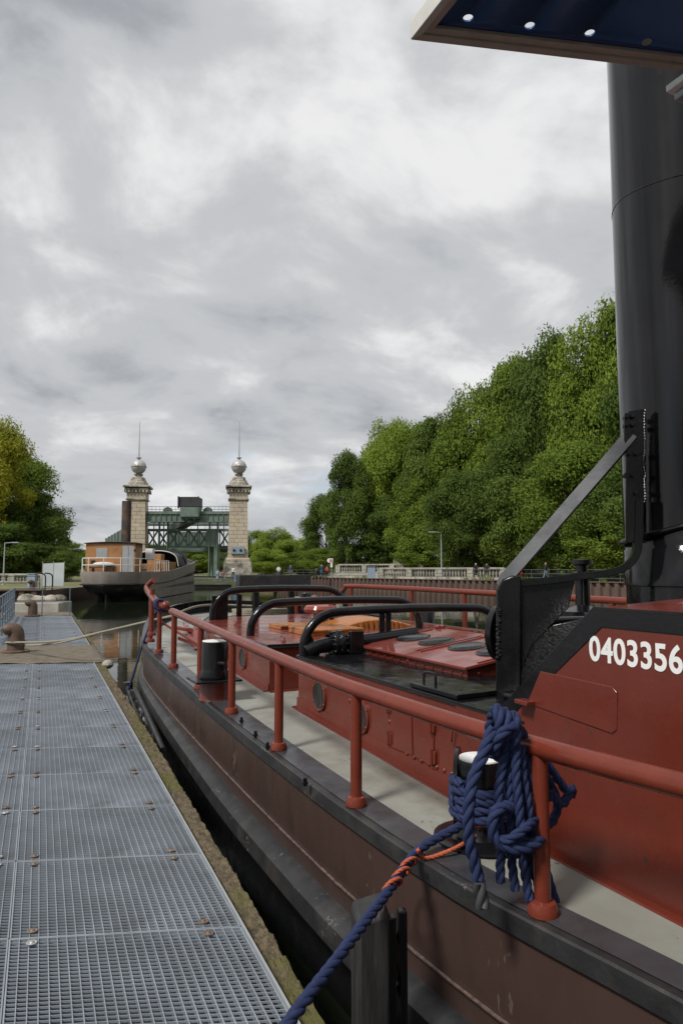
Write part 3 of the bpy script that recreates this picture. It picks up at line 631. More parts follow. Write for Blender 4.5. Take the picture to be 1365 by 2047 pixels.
# mushroom vent, capstan, rope coil at the end
p = roofpt(640, 1250); vt = obj('vent', MB().lathe([(.09, 0), (.09, .16), (.2, .17), (.22, .21), (.2, .25), (.1, .285), (.001, .29)], 20, p), M['redroof'], tug)
p = Lz(590, 1242, zg(8))
wd_ = obj('windlass', MB().lathe([(.16, 0), (.15, .05), (.1, .1), (.09, .3), (.15, .36), (.15, .4), (.05, .41)], 18, (p.x, p.y, zg(p.y))), M['redroof'], tug)
obj('drum', MB().tube([(p.x+.1, p.y-.1, zg(p.y)+.3), (p.x+.45, p.y+.1, zg(p.y)+.34)], .09, 14), M['redroof'], wd_)
obj('crank', MB().tube(spline([(p.x+.45, p.y+.1, zg(p.y)+.34), (p.x+.6, p.y+.12, zg(p.y)+.4), (p.x+.6, p.y+.1, zg(p.y)+.6)], 4), .02, 8), M['redroof'], wd_)
p = Lz(590, 1240, ZR); obj('stanchion', MB().tube([(p.x-.05, p.y-1.4, ZR+.03), (p.x-.05, p.y-1.4, ZR+.42)], .03, 10), M['redroof'], tug)
# red framework by the near bow
mb = MB(); 
for a, b in (((370, 1245, .75), (395, 1300, zg(6))), ((392, 1252, .78), (392, 1290, zg(6.4))), ((352, 1255, .72), (398, 1262, .72)), ((360, 1275, .66), (400, 1290, .6)), ((398, 1235, .8), (398, 1262, .7))):
    mb.bar(Lz(a[0], a[1], a[2]), Lz(b[0], b[1], b[2]), .07, .05)
obj('anchor_frame', mb, M['redroof'], tug, .004)
# ---- tow hoops (black bow-shaped bars over the houses)
def hoop(pxl, pyl, ytop, xr, zb, tt, r=.05, rad=.3):
    b = Lz(pxl, pyl, zb); t = b.y; s1 = Lt(xr, 1240, t).x
    zt = (Lt(pxl+60, ytop, t).z+Lt(xr-60, ytop, t).z)/2
    pts = [Vector((b.x, t, zb))]
    rad = min(rad, zt-zb-.02)
    for k in range(7):
        a = math.pi/2*k/6; pts.append(Vector((b.x+rad*1.15*(1-math.cos(a)), t, zt-rad+rad*math.sin(a))))
    mid_ = (b.x+s1)/2
    for f in (.25, .5, .75): pts.append(Vector((b.x+rad+(s1-b.x-2*rad)*f, t, zt+.015*math.sin(math.pi*f))))
    for k in range(7):
        a = math.pi/2*(1-k/6); pts.append(Vector((s1-rad*1.15*(1-math.cos(a)), t, zt-rad+rad*math.sin(a))))
    pts.append(Vector((s1, t, zb)))
    mb = MB(); n = len(pts)
    # flat-oval section: swept tube, squashed along t
    mb.tube(pts, r, 14)
    return obj('tow_hoop', mb, M['black'], tug), b, s1, zt
h1, b1_, s1_, z1_ = hoop(607, 1312, 1219, 1003, ZR, 0, .042, .30)
for s in (b1_.x,): obj('hoop_gusset', MB().prism([(s-.02, b1_.y-.012, ZR), (s+.16, b1_.y-.012, ZR), (s+.03, b1_.y-.012, ZR+.26)], (0, .024, 0)), M['black'], h1, .004)
h2, b2_, s2_, z2_ = hoop(501, 1272, 1202, 838, ZR+.03, 0, .046, .30)
h3, b3_, s3_, z3_ = hoop(425, 1240, 1178, 692, ZR+.03, 0, .05, .34)
obj('hoop_plate', MB().box((b3_.x+.1, b3_.y-.02, (ZR+z3_)/2-.03), (.24, .03, z3_-ZR-.1)), M['black'], h3, .005)
for f in (.58, .63): obj('hanger', MB().box((b1_.x+(s1_-b1_.x)*f*.62, b1_.y, z1_-.12), (.055, .02, .25)), M['black'], h1, .003)
# black beam on posts at the far end
l, r_ = Lt(475, 1160, 8.3), Lt(617, 1160, 8.3); zt, zb = Lt(546, 1149, 8.3).z, Lt(546, 1171, 8.3).z
bm_ = obj('tow_beam', MB().box(((l.x+r_.x)/2, 8.3, (zt+zb)/2), (r_.x-l.x, .22, zt-zb)), M['blackmatt'], tug, .01)
for f in (.25, .75): obj('post', MB().tube([(l.x+(r_.x-l.x)*f, 8.3, zb), (l.x+(r_.x-l.x)*f, 8.3, zg(8.3))], .06, 12), M['black'], bm_)
# ---- exhaust pipe along hoop 1
def P1(px, py, dt=-.05): return Lt(px, py, b1_.y+dt)
ep = obj('exhaust_pipe', MB().tube(spline([P1(612, 1305), P1(628, 1296), P1(655, 1288), P1(690, 1284), P1(740, 1279), P1(830, 1266)], 5), .062, 16), M['black'], tug)
f0 = P1(672, 1286); dr = (P1(690, 1284)-P1(655, 1288)).normalized()
obj('flange', MB().lathe([(.115, -.05), (.115, -.015), (.1, -.01), (.1, .01), (.115, .015), (.115, .05)], 20, f0, dr), M['black'], ep, .004)
obj('clamp_plate', MB().box(P1(712, 1284, -.14), (.13, .05, .2)), M['black'], ep, .006)
for i in range(8):
    a = 2*math.pi*i/8; pq = f0+Vector((0, math.cos(a), math.sin(a)))*.093; obj('bolt', MB().tube([pq-dr*.075, pq+dr*.075], .014, 6), M['black'], ep)
obj('pipe_saddle', MB().box(f0+Vector((.06, 0, -.13)), (.14, .12, .12)), M['black'], ep, .004)
# ---- casing with number
zc = 1.43
tq = lambda px, py: onwall(px, py)
T0, Z0 = tq(1190, 1222); 
cp = [(-8, zg(-6)), (-1, zg(-1)), (.25, zg(.2)), (.25, ZR), (T0+.68, ZR), (T0, zc), (-8, zc)]
cas = obj('casing_wall', MB().prism([(SW-.012, t, z) for t, z in cp], (.012, 0, 0)), M['red'], tug)
obj('casing_wall', MB().prism([(-SW, t, z) for t, z in cp], (.012, 0, 0)), M['red'], tug)
mb = MB(); rows = []
NC = 13
def camber(s): return .05*(1-(s/1.42)**2)
rows.append([(-1.43+2.86*i/(NC-1), -8, zc+camber(-1.43+2.86*i/(NC-1))+.004) for i in range(NC)])
rows.append([(-1.43+2.86*i/(NC-1), T0, zc+camber(-1.43+2.86*i/(NC-1))+.004) for i in range(NC)])
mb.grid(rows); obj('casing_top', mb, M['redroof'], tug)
mb = MB(); rows = [[(-1.40+2.8*i/(NC-1), T0, zc+camber(-1.40+2.8*i/(NC-1))) for i in range(NC)], [(-1.40+2.8*i/(NC-1), T0+.68, ZR+.012) for i in range(NC)]]; mb.grid(rows); obj('casing_front', mb, M['black'], tug)
# black trim
slope = Vector((0, .68, ZR-zc)).normalized(); nrm_ = Vector((0, -slope.z, slope.y))*-1
tw = .085
poly = [(T0+.70, ZR+.0), (T0+.0, zc+.012), (-8, zc+.012), (-8, zc-.075), (T0-.045, zc-.075), (T0+.58, ZR)]
obj('trim', MB().prism([(SW-.016, t, z) for t, z in poly], (.008, 0, 0)), M['black'], tug, .002)
# number
def text_mesh(txt, size, width=1.0):
    cu = bpy.data.curves.new('number', 'FONT'); cu.body = txt; cu.size = size; cu.extrude = .0012; cu.offset = size*.022; cu.space_character = 1.04; cu.resolution_u = 6
    o = bpy.data.objects.new('tmp', cu); COL.objects.link(o); dg = bpy.context.evaluated_depsgraph_get(); me = bpy.data.meshes.new_from_object(o.evaluated_get(dg)); bpy.data.objects.remove(o); return me
ta, za = tq(1182, 1318); tb_, zb_ = tq(1185, 1271)
hgt = zb_-za; t6, z6 = tq(1340, 1350)
me = text_mesh('04033560', hgt/.70)
xs = [v.co.x for v in me.vertices]
sx = abs(t6-ta)/(max(xs)*6/8.0)
me.materials.append(M['white'])
no = bpy.data.objects.new('number', me); COL.objects.link(no); no.parent = cas
Mx = Matrix(((0, 0, -1, SW-.0135), (-sx, 0, 0, ta), (0, 1, 0, za), (0, 0, 0, 1)))
no.matrix_local = Mx
# raised rounded panel
def rrect(a, b, c_, d, r=.03):
    return None
pp = [tq(1085, 1341), tq(1228, 1372), tq(1238, 1384), tq(1237, 1458), tq(1228, 1466), tq(1058, 1405)]
obj('access_panel', MB().prism([(SW-.0175, t, z) for t, z in pp], (.006, 0, 0)), M['red'], tug, .003)
pt, pz = tq(1062, 1402); obj('ledge', MB().box((SW-.03, pt, pz), (.08, .09, .02)), M['red'], tug, .003)
# wheelhouse behind the frame
wh = obj('wheelhouse', MB().box((0, -3.9, 2.72), (2.3, 3.0, 2.55)), M['wood_dark'], tug, .01)
for sgn in (-1, 1):
    for t in (-4.9, -3.9, -2.9): obj('window', MB().box((sgn*1.152, t, 3.1), (.012, .75, .7)), M['glass'], wh, .003)
for s in (-.7, 0, .7): obj('window', MB().box((s, -2.398, 3.1), (.55, .012, .7)), M['glass'], wh, .003)
# ---- canopy: navy panel with drilled holes and beige frame
A = loc(onz(820, 80, 4.0)); Bp = loc(onz(1365, 143, 4.0)); Cb = loc(onz(883, 0, 4.0))
ex = (Bp-A).normalized(); ey = (Cb-A).normalized()
LX, LY = 3.2, 4.2
G = lambda a, b, z=4.0: Vector((A.x+ex.x*a+ey.x*b, A.y+ex.y*a+ey.y*b, z))
can = obj('canopy', MB(), M['navy'], tug); bpy.data.objects.remove(can)
FW = .072
can = obj('canopy', MB().prism([G(FW*.6, FW*.6, 4.035), G(LX, FW*.6, 4.035), G(LX, LY, 4.035), G(FW*.6, LY, 4.035)], (0, 0, .012)), M['navy'], tug)
cut = MB()
holes = [loc(onz(px, py, 4.035)) for (px, py) in ((935, 37), (1060, 52), (1178, 67))]
st = (holes[2]-holes[0])/2
for i in range(0, 3): cut.lathe([(.023, -.05), (.023, .05)], 20, holes[0]+st*i+Vector((0, 0, .006)))
co = obj('cut', cut, M['navy'], tug); bo = can.modifiers.new('b', 'BOOLEAN'); bo.operation = 'DIFFERENCE'; bo.object = co; bo.solver = 'EXACT'
dg = bpy.context.evaluated_depsgraph_get(); dg.update(); nm = bpy.data.meshes.new_from_object(can.evaluated_get(dg)); can.modifiers.clear(); can.data = nm; bpy.data.objects.remove(co)
h4 = loc(onz(1292, 83, 4.035)); obj('plug', MB().lathe([(.022, -.003), (.022, .002), (.001, .003)], 18, h4), M['grey'], can)
# frame: outer fascia + inner lip, along both visible edges
for (p, q_, w0, w1) in (('x', LX, 0, FW), ('y', LY, 0, FW)):
    if p == 'x':
        obj('frame', MB().prism([G(0, 0, 4.0), G(LX, 0, 4.0), G(LX, FW*.5, 4.0), G(FW*.5, FW*.5, 4.0)], (0, 0, .09)), M['beige'], can, .004)
        obj('frame_lip', MB().prism([G(FW*.5, FW*.5, 4.012), G(LX, FW*.5, 4.012), G(LX, FW, 4.012), G(FW, FW, 4.012)], (0, 0, .02)), M['beige'], can, .003)
    else:
        obj('frame', MB().prism([G(0, 0.0, 4.0), G(FW*.5, FW*.5, 4.0), G(FW*.5, LY, 4.0), G(0, LY, 4.0)], (0, 0, .09)), M['cream'], can, .004)
        obj('frame_lip', MB().prism([G(FW*.5, FW*.5, 4.012), G(FW, FW, 4.012), G(FW, LY, 4.012), G(FW*.5, LY, 4.012)], (0, 0, .02)), M['beige'], can, .003)
# floodlight at the right edge
fl = loc(dep(1356, 172, 2.65))
fo = obj('floodlight', MB().box(fl+Vector((.09, 0, .02)), (.2, .11, .03)), M['white'], tug, .006)
obj('lamp_tray', MB().box(fl+Vector((.1, 0, -.016)), (.16, .08, .03)), M['grey'], fo, .006)
obj('lamp_arm', MB().tube(spline([fl+Vector((.05, 0, -.03)), fl+Vector((.12, 0, -.07)), fl+Vector((.25, -.1, -.05)), fl+Vector((.4, -.5, -.02))], 4), .012, 8), M['black'], fo)
# ---- funnel
FC = loc(Vector((3.61, 2.945, 0))); FR = .385
prof = [(FR, ZR-.02), (FR, 1.50)]
prof += [(FR, 1.505), (FR+.012, 1.51), (FR+.012, 1.72), (FR+.002, 1.73)] + [(FR+.004, 1.75+.1*i) for i in range(1, 42)] + [(FR+.02, 5.95), (FR+.02, 6.6), (FR-.03, 6.6), (FR-.04, 5.9)]
fu = obj('funnel', MB().lathe(prof, 56, (FC.x, FC.y, 0)), M['funnel'], tug, ang=50)
for zq, rq in ((Lt(1290, 452, FC.y).z*1.0, .010),):
    ring = [(FC.x+(FR+.003)*math.cos(a), FC.y+(FR+.003)*math.sin(a), 3.9+.012*math.sin(3*a)) for a in [2*math.pi*i/60 for i in range(60)]]
    obj('weld_ring', MB().tube(ring, .0045, 6, closed=True), M['funnel'], fu)
# hinge bracket joining funnel and roof
BA = loc(Vector((2.53, 3.38, 0))); EB = loc(Vector((3.17, 2.86, 0))); ax = Vector((EB.x-BA.x, EB.y-BA.y, 0)).normalized(); an = Vector((-ax.y, ax.x, 0))
wn_ = Vector((an.x*ca-an.y*sa, an.x*sa+an.y*ca, 0)); wp = TO+Vector((BA.x*ca-BA.y*sa, BA.x*sa+BA.y*ca, 0))
def BP(px, py): return loc(onplane(px, py, wp, wn_))
def bplate(name, pxs, th, parent, bev=.004, m=None): 
    pts = [BP(*p) for p in pxs]; return obj(name, MB().prism([p-an*th/2 for p in pts], an*th), m or M['black'], parent, bev)
br = bplate('bracket', ((992, 1180), (1004, 1158), (1022, 1150), (1042, 1152), (1042, 1395), (992, 1398)), .13, tug, .012)
bplate('web', ((1040, 1165), (1148, 1160), (1135, 1215), (1100, 1250), (1062, 1290), (1042, 1340)), .05, br)
bplate('web', ((1040, 1390), (1040, 1300), (1100, 1250), (1190, 1232), (1190, 1245), (1060, 1385)), .03, br)
def strap(name, pxs, w_, th, parent, fn=None, m=None):
    pts = spline([BP(*p) for p in pxs], 6); mb = MB(); vs_ = []
    for i, p in enumerate(pts):
        a = pts[max(0, i-1)]; b = pts[min(len(pts)-1, i+1)]; d = (b-a).normalized(); n = an.cross(d).normalized(); av = an
        if fn: av = fn; n = fn.cross(d).normalized(); av = d.cross(n).normalized()
        vs_.append([p-av*w_/2-n*th/2, p+av*w_/2-n*th/2, p+av*w_/2+n*th/2, p-av*w_/2+n*th/2])
    rows = [r+[r[0]] for r in vs_]; mb.grid(rows); mb.add(vs_[0], [(0, 1, 2, 3)]); mb.add(vs_[-1], [(3, 2, 1, 0)])
    return obj(name, mb, m or M['black'], parent, .003)
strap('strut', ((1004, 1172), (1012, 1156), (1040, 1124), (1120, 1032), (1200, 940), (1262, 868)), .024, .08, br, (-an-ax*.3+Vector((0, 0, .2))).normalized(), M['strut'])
strap('arm', ((1042, 1165), (1100, 1160), (1160, 1152), (1215, 1145), (1250, 1132), (1270, 1105), (1274, 1060), (1276, 1000)), .11, .04, br)
fl_ = bplate('flange_plate', ((1246, 830), (1255, 822), (1290, 818), (1290, 1085), (1250, 1085), (1250, 900), (1246, 880)), .03, br)
cr_ = []
for k in range(48):
    a = 2*math.pi*k/48; f_ = Vector((math.cos(a), math.sin(a), 0)); cr_.append((FC.x+f_.x*(FR+.02), FC.y+f_.y*(FR+.02), 1.87-.10*f_.dot(Vector((-.7, .7, 0)))))
obj('collar', MB().tube(cr_, .016, 8, closed=True), M['black'], fu)
for (px, py) in ((1250, 833), (1250, 850), (1262, 833), (1262, 850), (1254, 907), (1268, 907), (1250, 950), (1262, 950), (1268, 985)):
    p = BP(px, py); obj('bolt', MB().tube([p-an*.05, p+an*.05], .014, 6), M['black'], fl_)
mb = MB()
for i in range(46): mb.ball(BP(1287+random.uniform(-1, 1), 822+i*5.7)-an*.018, .008, 6, 4)
obj('weld_beads', mb, M['black'], br); mb = MB()
for i in range(24): mb.ball(BP(997+random.uniform(-2, 2), 1215+i*4.2)-an*.066, .013+random.uniform(0, .006), 6, 4)
obj('weld_beads', mb, M['black'], br)
pa, pb_ = BP(1060, 1256), BP(1200, 1252); obj('cross_pipe', MB().tube([pa+an*.12, pb_+an*.12], .055, 18), M['black'], br)
p = BP(990, 1268); obj('disc', MB().lathe([(.001, -.02), (.17, -.02), (.17, .02), (.001, .02)], 28, p+an*.1+ax*.03, (ax*.9-an*.45).normalized()), M['black'], br, .004)
p = BP(1030, 1398); obj('bracket_foot', MB().box(p+Vector((-.02, 0, .0)), (.2, .14, .03)), M['black'], br, .004)
# pin and lever at the bracket base
pv = BP(1030, 1385)-an*.1; obj('lever', MB().tube([pv+ax*-.06, pv+ax*.09-an*.1+Vector((0, 0, -.02))], .018, 12).box(pv+ax*.02+Vector((0, 0, -.02)), (.09, .05, .08)), M['black'], br, .004)
# winch head seen beyond the casing front
p = loc(dep(1165, 1215, 4.9)); wi = obj('winch', MB().lathe([(.2, -.10), (.2, -.02), (.12, 0), (.05, .02), (.05, .2), (.085, .21), (.085, .25), (.04, .26), (.04, .3), (.075, .31), (.075, .34), (.02, .35)], 18, p), M['black'], tug)
obj('winch_base', MB().box(p+Vector((0, 0, -.2)), (.5, .35, .18)), M['blackmatt'], wi, .02)
obj('winch_base', MB().box((p.x, p.y, (ZR+p.z-.29)/2), (.3, .3, p.z-.29-ZR)), M['blackmatt'], wi, .02)
# ---- bollards on deck
def bollard(px, py, z, r, h, low=0.0):
    p = Lz(px, py, z); p.z = zg(p.y)
    o = obj('deck_bollard', MB().lathe([(r*1.7, 0), (r*1.7, .02), (r*1.25, .035), (r*1.12, .06), (r*1.05, .12), (r, .16), (r, h-.02), (r*.97, h-.005), (r*.5, h-.004), (.001, h-.004)], 28, p), M['black'], tug, ang=40)
    obj('white_cap', MB().lathe([(r*.95, h-.004), (r*.94, h+.003), (r*.6, h+.008), (.001, h+.009)], 28, p), M['white'], o)
    return p, o
B1, bo_ = bollard(962, 1676, .31, .108, .385)
obj('base_plate', MB().lathe([(.23, .009), (.23, .02), (.21, .026), (.17, .028)], 24, B1), M['black'], bo_)
obj('side_disc', MB().lathe([(.001, -.012), (.2, -.012), (.2, .012), (.001, .012)], 30, B1+Vector((-.02, .16, .20)), (-.75, .62, 0)), M['black'], bo_, .004)
B2 = Lz(428, 1392, .46); B2.z = zg(B2.y); r = .118; h = .52
bo2 = obj('deck_bollard', MB().lathe([(r*1.12, .19), (r*1.15, .21), (r*1.02, .26), (r, .28), (r, h-.02), (r*.97, h-.005), (.001, h-.004)], 28, B2), M['black'], tug, ang=40)
obj('white_cap', MB().lathe([(r*.95, h-.004), (r*.94, h+.003), (r*.6, h+.008), (.001, h+.009)], 28, B2), M['white'], bo2)
obj('collar_plate', MB().box(B2+Vector((0, 0, .175)), (.42, .36, .02)), M['black'], bo2, .004)
obj('pin', MB().tube([B2+Vector((.0, -.1, .33)), B2+Vector((.05, -.16, .33))], .02, 8), M['black'], bo2)
obj('red_seat', MB().lathe([(.14, .0), (.13, .02), (.13, .166), (.12, .167)], 24, B2), M['red'], bo2)
# bollards seen on the far side
for (px, py) in ((614, 1236), (860, 1262)):
    p = Lz(px, py, .72); p.x = hb(p.y)-.3; pz = zg(p.y)
    o = obj('deck_bollard', MB().lathe([(.16, 0), (.16, .03), (.1, .05), (.1, .48), (.09, .5), (.001, .5)], 20, (p.x, p.y, pz)), M['black'], tug)
tug.location = TO

# ================================================================== ROPES
def rope(name, pts, r, m, label, twist=None, n=6, parent=None, closed=False, res=8, cat='rope', taper=False, group=None):
    path = spline(pts, res, closed)
    # resample evenly
    L = [0]
    for a, b in zip(path, path[1:]): L.append(L[-1]+(b-a).length)
    step = r*0.8; cnt = max(6, int(L[-1]/step)); out = []; j = 0
    for i in range(cnt+1):
        d = L[-1]*i/cnt
        while j < len(L)-2 and L[j+1] < d: j += 1
        f = (d-L[j])/max(1e-9, L[j+1]-L[j]); out.append(path[j].lerp(path[j+1], min(1, f)))
    T = [(out[min(cnt, i+1)]-out[max(0, i-1)]).normalized() for i in range(cnt+1)]
    nn = T[0].orthogonal().normalized(); fr_ = []
    for i in range(cnt+1):
        nn = (nn-T[i]*nn.dot(T[i])).normalized(); fr_.append((nn, T[i].cross(nn)))
    pitch = twist or r*7.0; mb = MB(); stp = L[-1]/cnt
    for k in range(3):
        sp_ = [out[i]+(fr_[i][0]*math.cos(2*math.pi*(i*stp/pitch+k/3))+fr_[i][1]*math.sin(2*math.pi*(i*stp/pitch+k/3)))*r*.48 for i in range(cnt+1)]
        mb.tube(sp_, r*.57, n)
    o = obj(name, mb, m, parent, ang=80)
    if not parent: tag(o, label, cat, group)
    return o
def W(p): return Vector((TO.x+p.x*ca-p.y*sa, TO.y+p.x*sa+p.y*ca, p.z))
b1w = W(B1)
# mooring line: turns on the bollard, then down to the pier
pts = []
R1 = .108+.026
for i in range(0, 4*12+7):
    a = R(200)-i*2*math.pi/12; pts.append(b1w+Vector((math.cos(a)*R1, math.sin(a)*R1, .285-.17*i/(4*12+6)+.006*math.sin(i*1.7))))
end = onz(575, 2047, .24)
lead = onz(905, 1640, 0); l0 = pts[-1]
mr = thing('mooring_rope', 'thick blue rope wound on the near deck bollard and led down to the pier', 'rope')
nearp = W(Ls(838, 1722, -2.02)); nearp.z = max(nearp.z, zg(loc(nearp).y)+.045)
dE = (end-nearp)
line = [pts[-1], pts[-1].lerp(nearp, .5)+Vector((0, 0, .01)), nearp, nearp+dE*.33, nearp+dE*.66, end, end+dE*.25+Vector((0, 0, -.03)), end+dE*.5+Vector((0, 0, -.11))]
rope('turns', pts, .0235, M['blue_rope'], '', parent=mr, res=3)
rope('line', line, .0215, M['blue_rope'], '', parent=mr, res=10)
# hank hung over the rail
def RP(px, py, D): return dep(px, py, D)
hk = thing('rope_hank', 'coiled hank of blue rope knotted over the red rail above the bollard', 'rope')
D0 = 2.72
import itertools
railp = lambda px: W(Vector((0, 0, 0)))
hank_x = [(1000, 1018, 1690, 0), (1022, 1030, 1700, .02), (1040, 1046, 1690, -.02), (1058, 1070, 1660, .01), (1076, 1108, 1640, .05), (1098, 1136, 1600, .08)]
for i, (xa, xb, yb, dd) in enumerate(hank_x):
    D = D0+dd; top = (1015+i*9, 1500)
    rope('loop', [RP(top[0], top[1]-10, D-.03), RP((top[0]+xa)/2-6, 1545, D-.05), RP(xa-4, 1600, D-.06), RP(xa+2, yb-15, D-.05), RP((xa+xb)/2+6, yb+8, D), RP(xb+6, yb-25, D+.05), RP(xb+2, 1590, D+.06), RP((top[0]+xb)/2+4, 1540, D+.04), RP(top[0]+6, top[1]-8, D+.02)], .0185, M['blue_rope'], '', parent=hk, res=8)
# strap turn round the hank
rope('cross_turn', [RP(1058, 1630, D0-.02), RP(1010, 1612, D0-.08), RP(986, 1630, D0-.1), RP(984, 1662, D0-.1), RP(1000, 1688, D0-.1), RP(1035, 1697, D0-.1), RP(1075, 1682, D0-.06), RP(1085, 1660, D0+.05)], .0225, M['blue_rope'], '', parent=hk)
rope('cross_turn', [RP(1085, 1620, D0+.05), RP(1050, 1655, D0-.1), RP(1010, 1680, D0-.11), RP(985, 1668, D0-.08)], .0185, M['blue_rope'], '', parent=hk)
# knot round the rail
for j, (cx_, w_, dd) in enumerate(((988, 16, 0), (1003, 14, .01), (1020, 16, .02))):
    ring = []
    for k in range(11):
        a = 2*math.pi*k/10; ring.append(RP(cx_+w_*math.sin(a)*.55+5*math.cos(a), 1462+44*-math.cos(a)+j*7, D0-.005+.075*math.sin(a+.5)*-1))
    rope('knot_turn', ring, .0245, M['blue_rope'], '', parent=hk, res=6)
rope('knot_turn', [RP(985, 1505, D0-.07), RP(1000, 1470, D0-.1), RP(1025, 1452, D0-.09), RP(1045, 1470, D0-.02)], .0225, M['blue_rope'], '', parent=hk)
# hanging ends
rope('tail', [RP(985, 1455, D0-.07), RP(968, 1500, D0-.1), RP(945, 1560, D0-.13), RP(936, 1620, D0-.14), RP(938, 1680, D0-.13), RP(950, 1730, D0-.12), RP(955, 1760, D0-.12)], .0235, M['blue_rope'], '', parent=hk)
rope('taped_end', [RP(955, 1760, D0-.12), RP(961, 1790, D0-.12), RP(964, 1815, D0-.125)], .0255, M['dark_rope'], '', parent=hk)
for (xa, xb, ye, dd) in ((1003, 1000, 1765, .0), (1020, 1030, 1780, .03), (1038, 1058, 1800, .0), (1052, 1075, 1770, .06), (1060, 1116, 1822, .1)):
    rope('tail', [RP(xa, 1690, D0+dd), RP((xa+xb)/2-2, 1730, D0+dd), RP(xb, ye, D0+dd-.01)], .0185, M['blue_rope'], '', parent=hk)
orp = thing('orange_rope', 'thin orange rope tied round the bollard and the blue mooring line', 'rope')
ro = []
for i in range(15):
    a = R(150)-i*2*math.pi/10; ro.append(b1w+Vector((math.cos(a)*.118, math.sin(a)*.118, .14-.06*i/14)))
rope('turns', ro, .009, M['orange_rope'], '', parent=orp, res=4)
Dn = nearp.x*math.sin(PSI)+nearp.y*math.cos(PSI)
tw0 = nearp+dE*.06+Vector((.02, 0, .03))
rope('line', [ro[-1], RP(920, 1690, Dn+.05), RP(850, 1716, Dn-.01), tw0], .0095, M['orange_rope'], '', parent=orp)
def online(f, off): p = nearp+dE*f; return p+Vector(off)
tw = [online(.02+.3*i/24, (0, 0, 0))+Vector((math.cos(i*1.0)*.031, math.sin(i*1.0)*-.02, math.sin(i*1.0)*.031)) for i in range(25)]
rope('lashing', tw[5:], .0085, M['orange_rope'], '', parent=orp, res=4)
rope('tail', [online(.19, (.03, .0, .0)), RP(800, 1752, Dn-.06), RP(768, 1792, Dn-.1), online(.30, (.02, 0, .02))], .008, M['orange_rope'], '', parent=orp)
# beige line to pier bollard
bw = Vector((pb.x, pb.y, .2)); bz = thing('mooring_rope', 'long beige rope from the rusty pier bollard to the bow of the tug', 'rope')
far = RP(352, 1229, 10.9); 
for k, (off, y1) in enumerate((((-.02, -.17, 0.02), 1281), ((.17, -.05, -.06), 1285))):
    a = bw+Vector(off); rope('line', [a, dep(118, y1, 12.2), dep(210, 1262, 11.8), dep(300, 1241, 11.3), far+Vector((0, 0, -.01*k))], .019, M['beige_rope'], '', parent=bz)
rg = [bw+Vector((math.cos(a)*.185, math.sin(a)*.185, -.0+.02*math.sin(a*2))) for a in [R(-90)-2*math.pi*i/12*.8 for i in range(13)]]
rope('eye', rg, .019, M['beige_rope'], '', parent=bz, res=4)
rope('line', [far, RP(372, 1219, 11.2), RP(400, 1211, 11.9), RP(440, 1209, 12.6), RP(520, 1212, 13.0)], .019, M['beige_rope'], '', parent=bz)
# coil of pale rope lying inside the bulwark
cl = []
cp_ = W(Lz(520, 1236, zg(8)+.08))
for i in range(48): a = i*.52; cl.append(cp_+Vector((math.cos(a)*(.55+.06*math.sin(i)), math.sin(a)*.34, .03+.003*i)))
rope('coiled_rope', cl, .022, M['beige_rope'], 'pale coiled rope lying inside the far bulwark of the tug', res=4)
# blue line from bow rail to the lattice fender
qa = W(q[0]+Vector((0, 0, .58)))
br_ = thing('fender_rope', 'thin blue rope knotted on the bow rail and hanging to the lattice fender', 'rope')
rope('line', [qa+Vector((-.02, -.03, -.02)), dep(305, 1240, 9.6), dep(285, 1290, 9.6), dep(270, 1340, 9.5), dep(258, 1378, 9.5)], .017, M['blue_rope'], '', parent=br_)
for j in range(4):
    rg = []
    for k in range(11):
        a = 2*math.pi*k/10; rg.append(qa+Vector((math.cos(a)*.062, (j-1.5)*.045+.02*math.sin(a), .02+math.sin(a)*.062)))
    rope('knot_turn', rg, .018, M['blue_rope'], '', parent=br_, res=4)
# ================================================================== FENDERS
def fender(v, u, top, w_, label, lat):
    t = thing('fender_pile', label, 'fender', (v, u, 0), R(-14), 'fender piles between pier and tug')
    mb = MB(); h = w_/2
    mb.add([(-h, -h, -1.6), (h, -h, -1.6), (h, h, -1.6), (-h, h, -1.6), (-h, -h, top-.03), (h, -h, top), (h, h, top+.03), (-h, h, top)], [(0, 1, 2, 3), (4, 5, 6, 7), (0, 1, 5, 4), (1, 2, 6, 5), (2, 3, 7, 6), (3, 0, 4, 7)])
    obj('timber', mb, M['timber'], t, .02)
    return t
pf = onx(757, 1812, 1.285)
fp1 = fender(pf.x-.03, pf.y+.02, pf.z, .135, 'tarred timber fender post under the blue mooring rope', True)
for (x, y) in ((.085, -.01), (.14, .03)):
    obj('lattice_upright', MB().box((x, y, -.8+pf.z/2-.03), (.034, .045, 1.6+pf.z-.02)), M['black'], fp1, .004)
for k in range(7):
    z = pf.z-.12-k*.2
    obj('lattice_brace', MB().bar((.085, -.005, z), (.14, .03, z-.2), .03, .03).bar((.14, .03, z), (.085, 0, z-.2), .026, .026), M['black'], fp1)
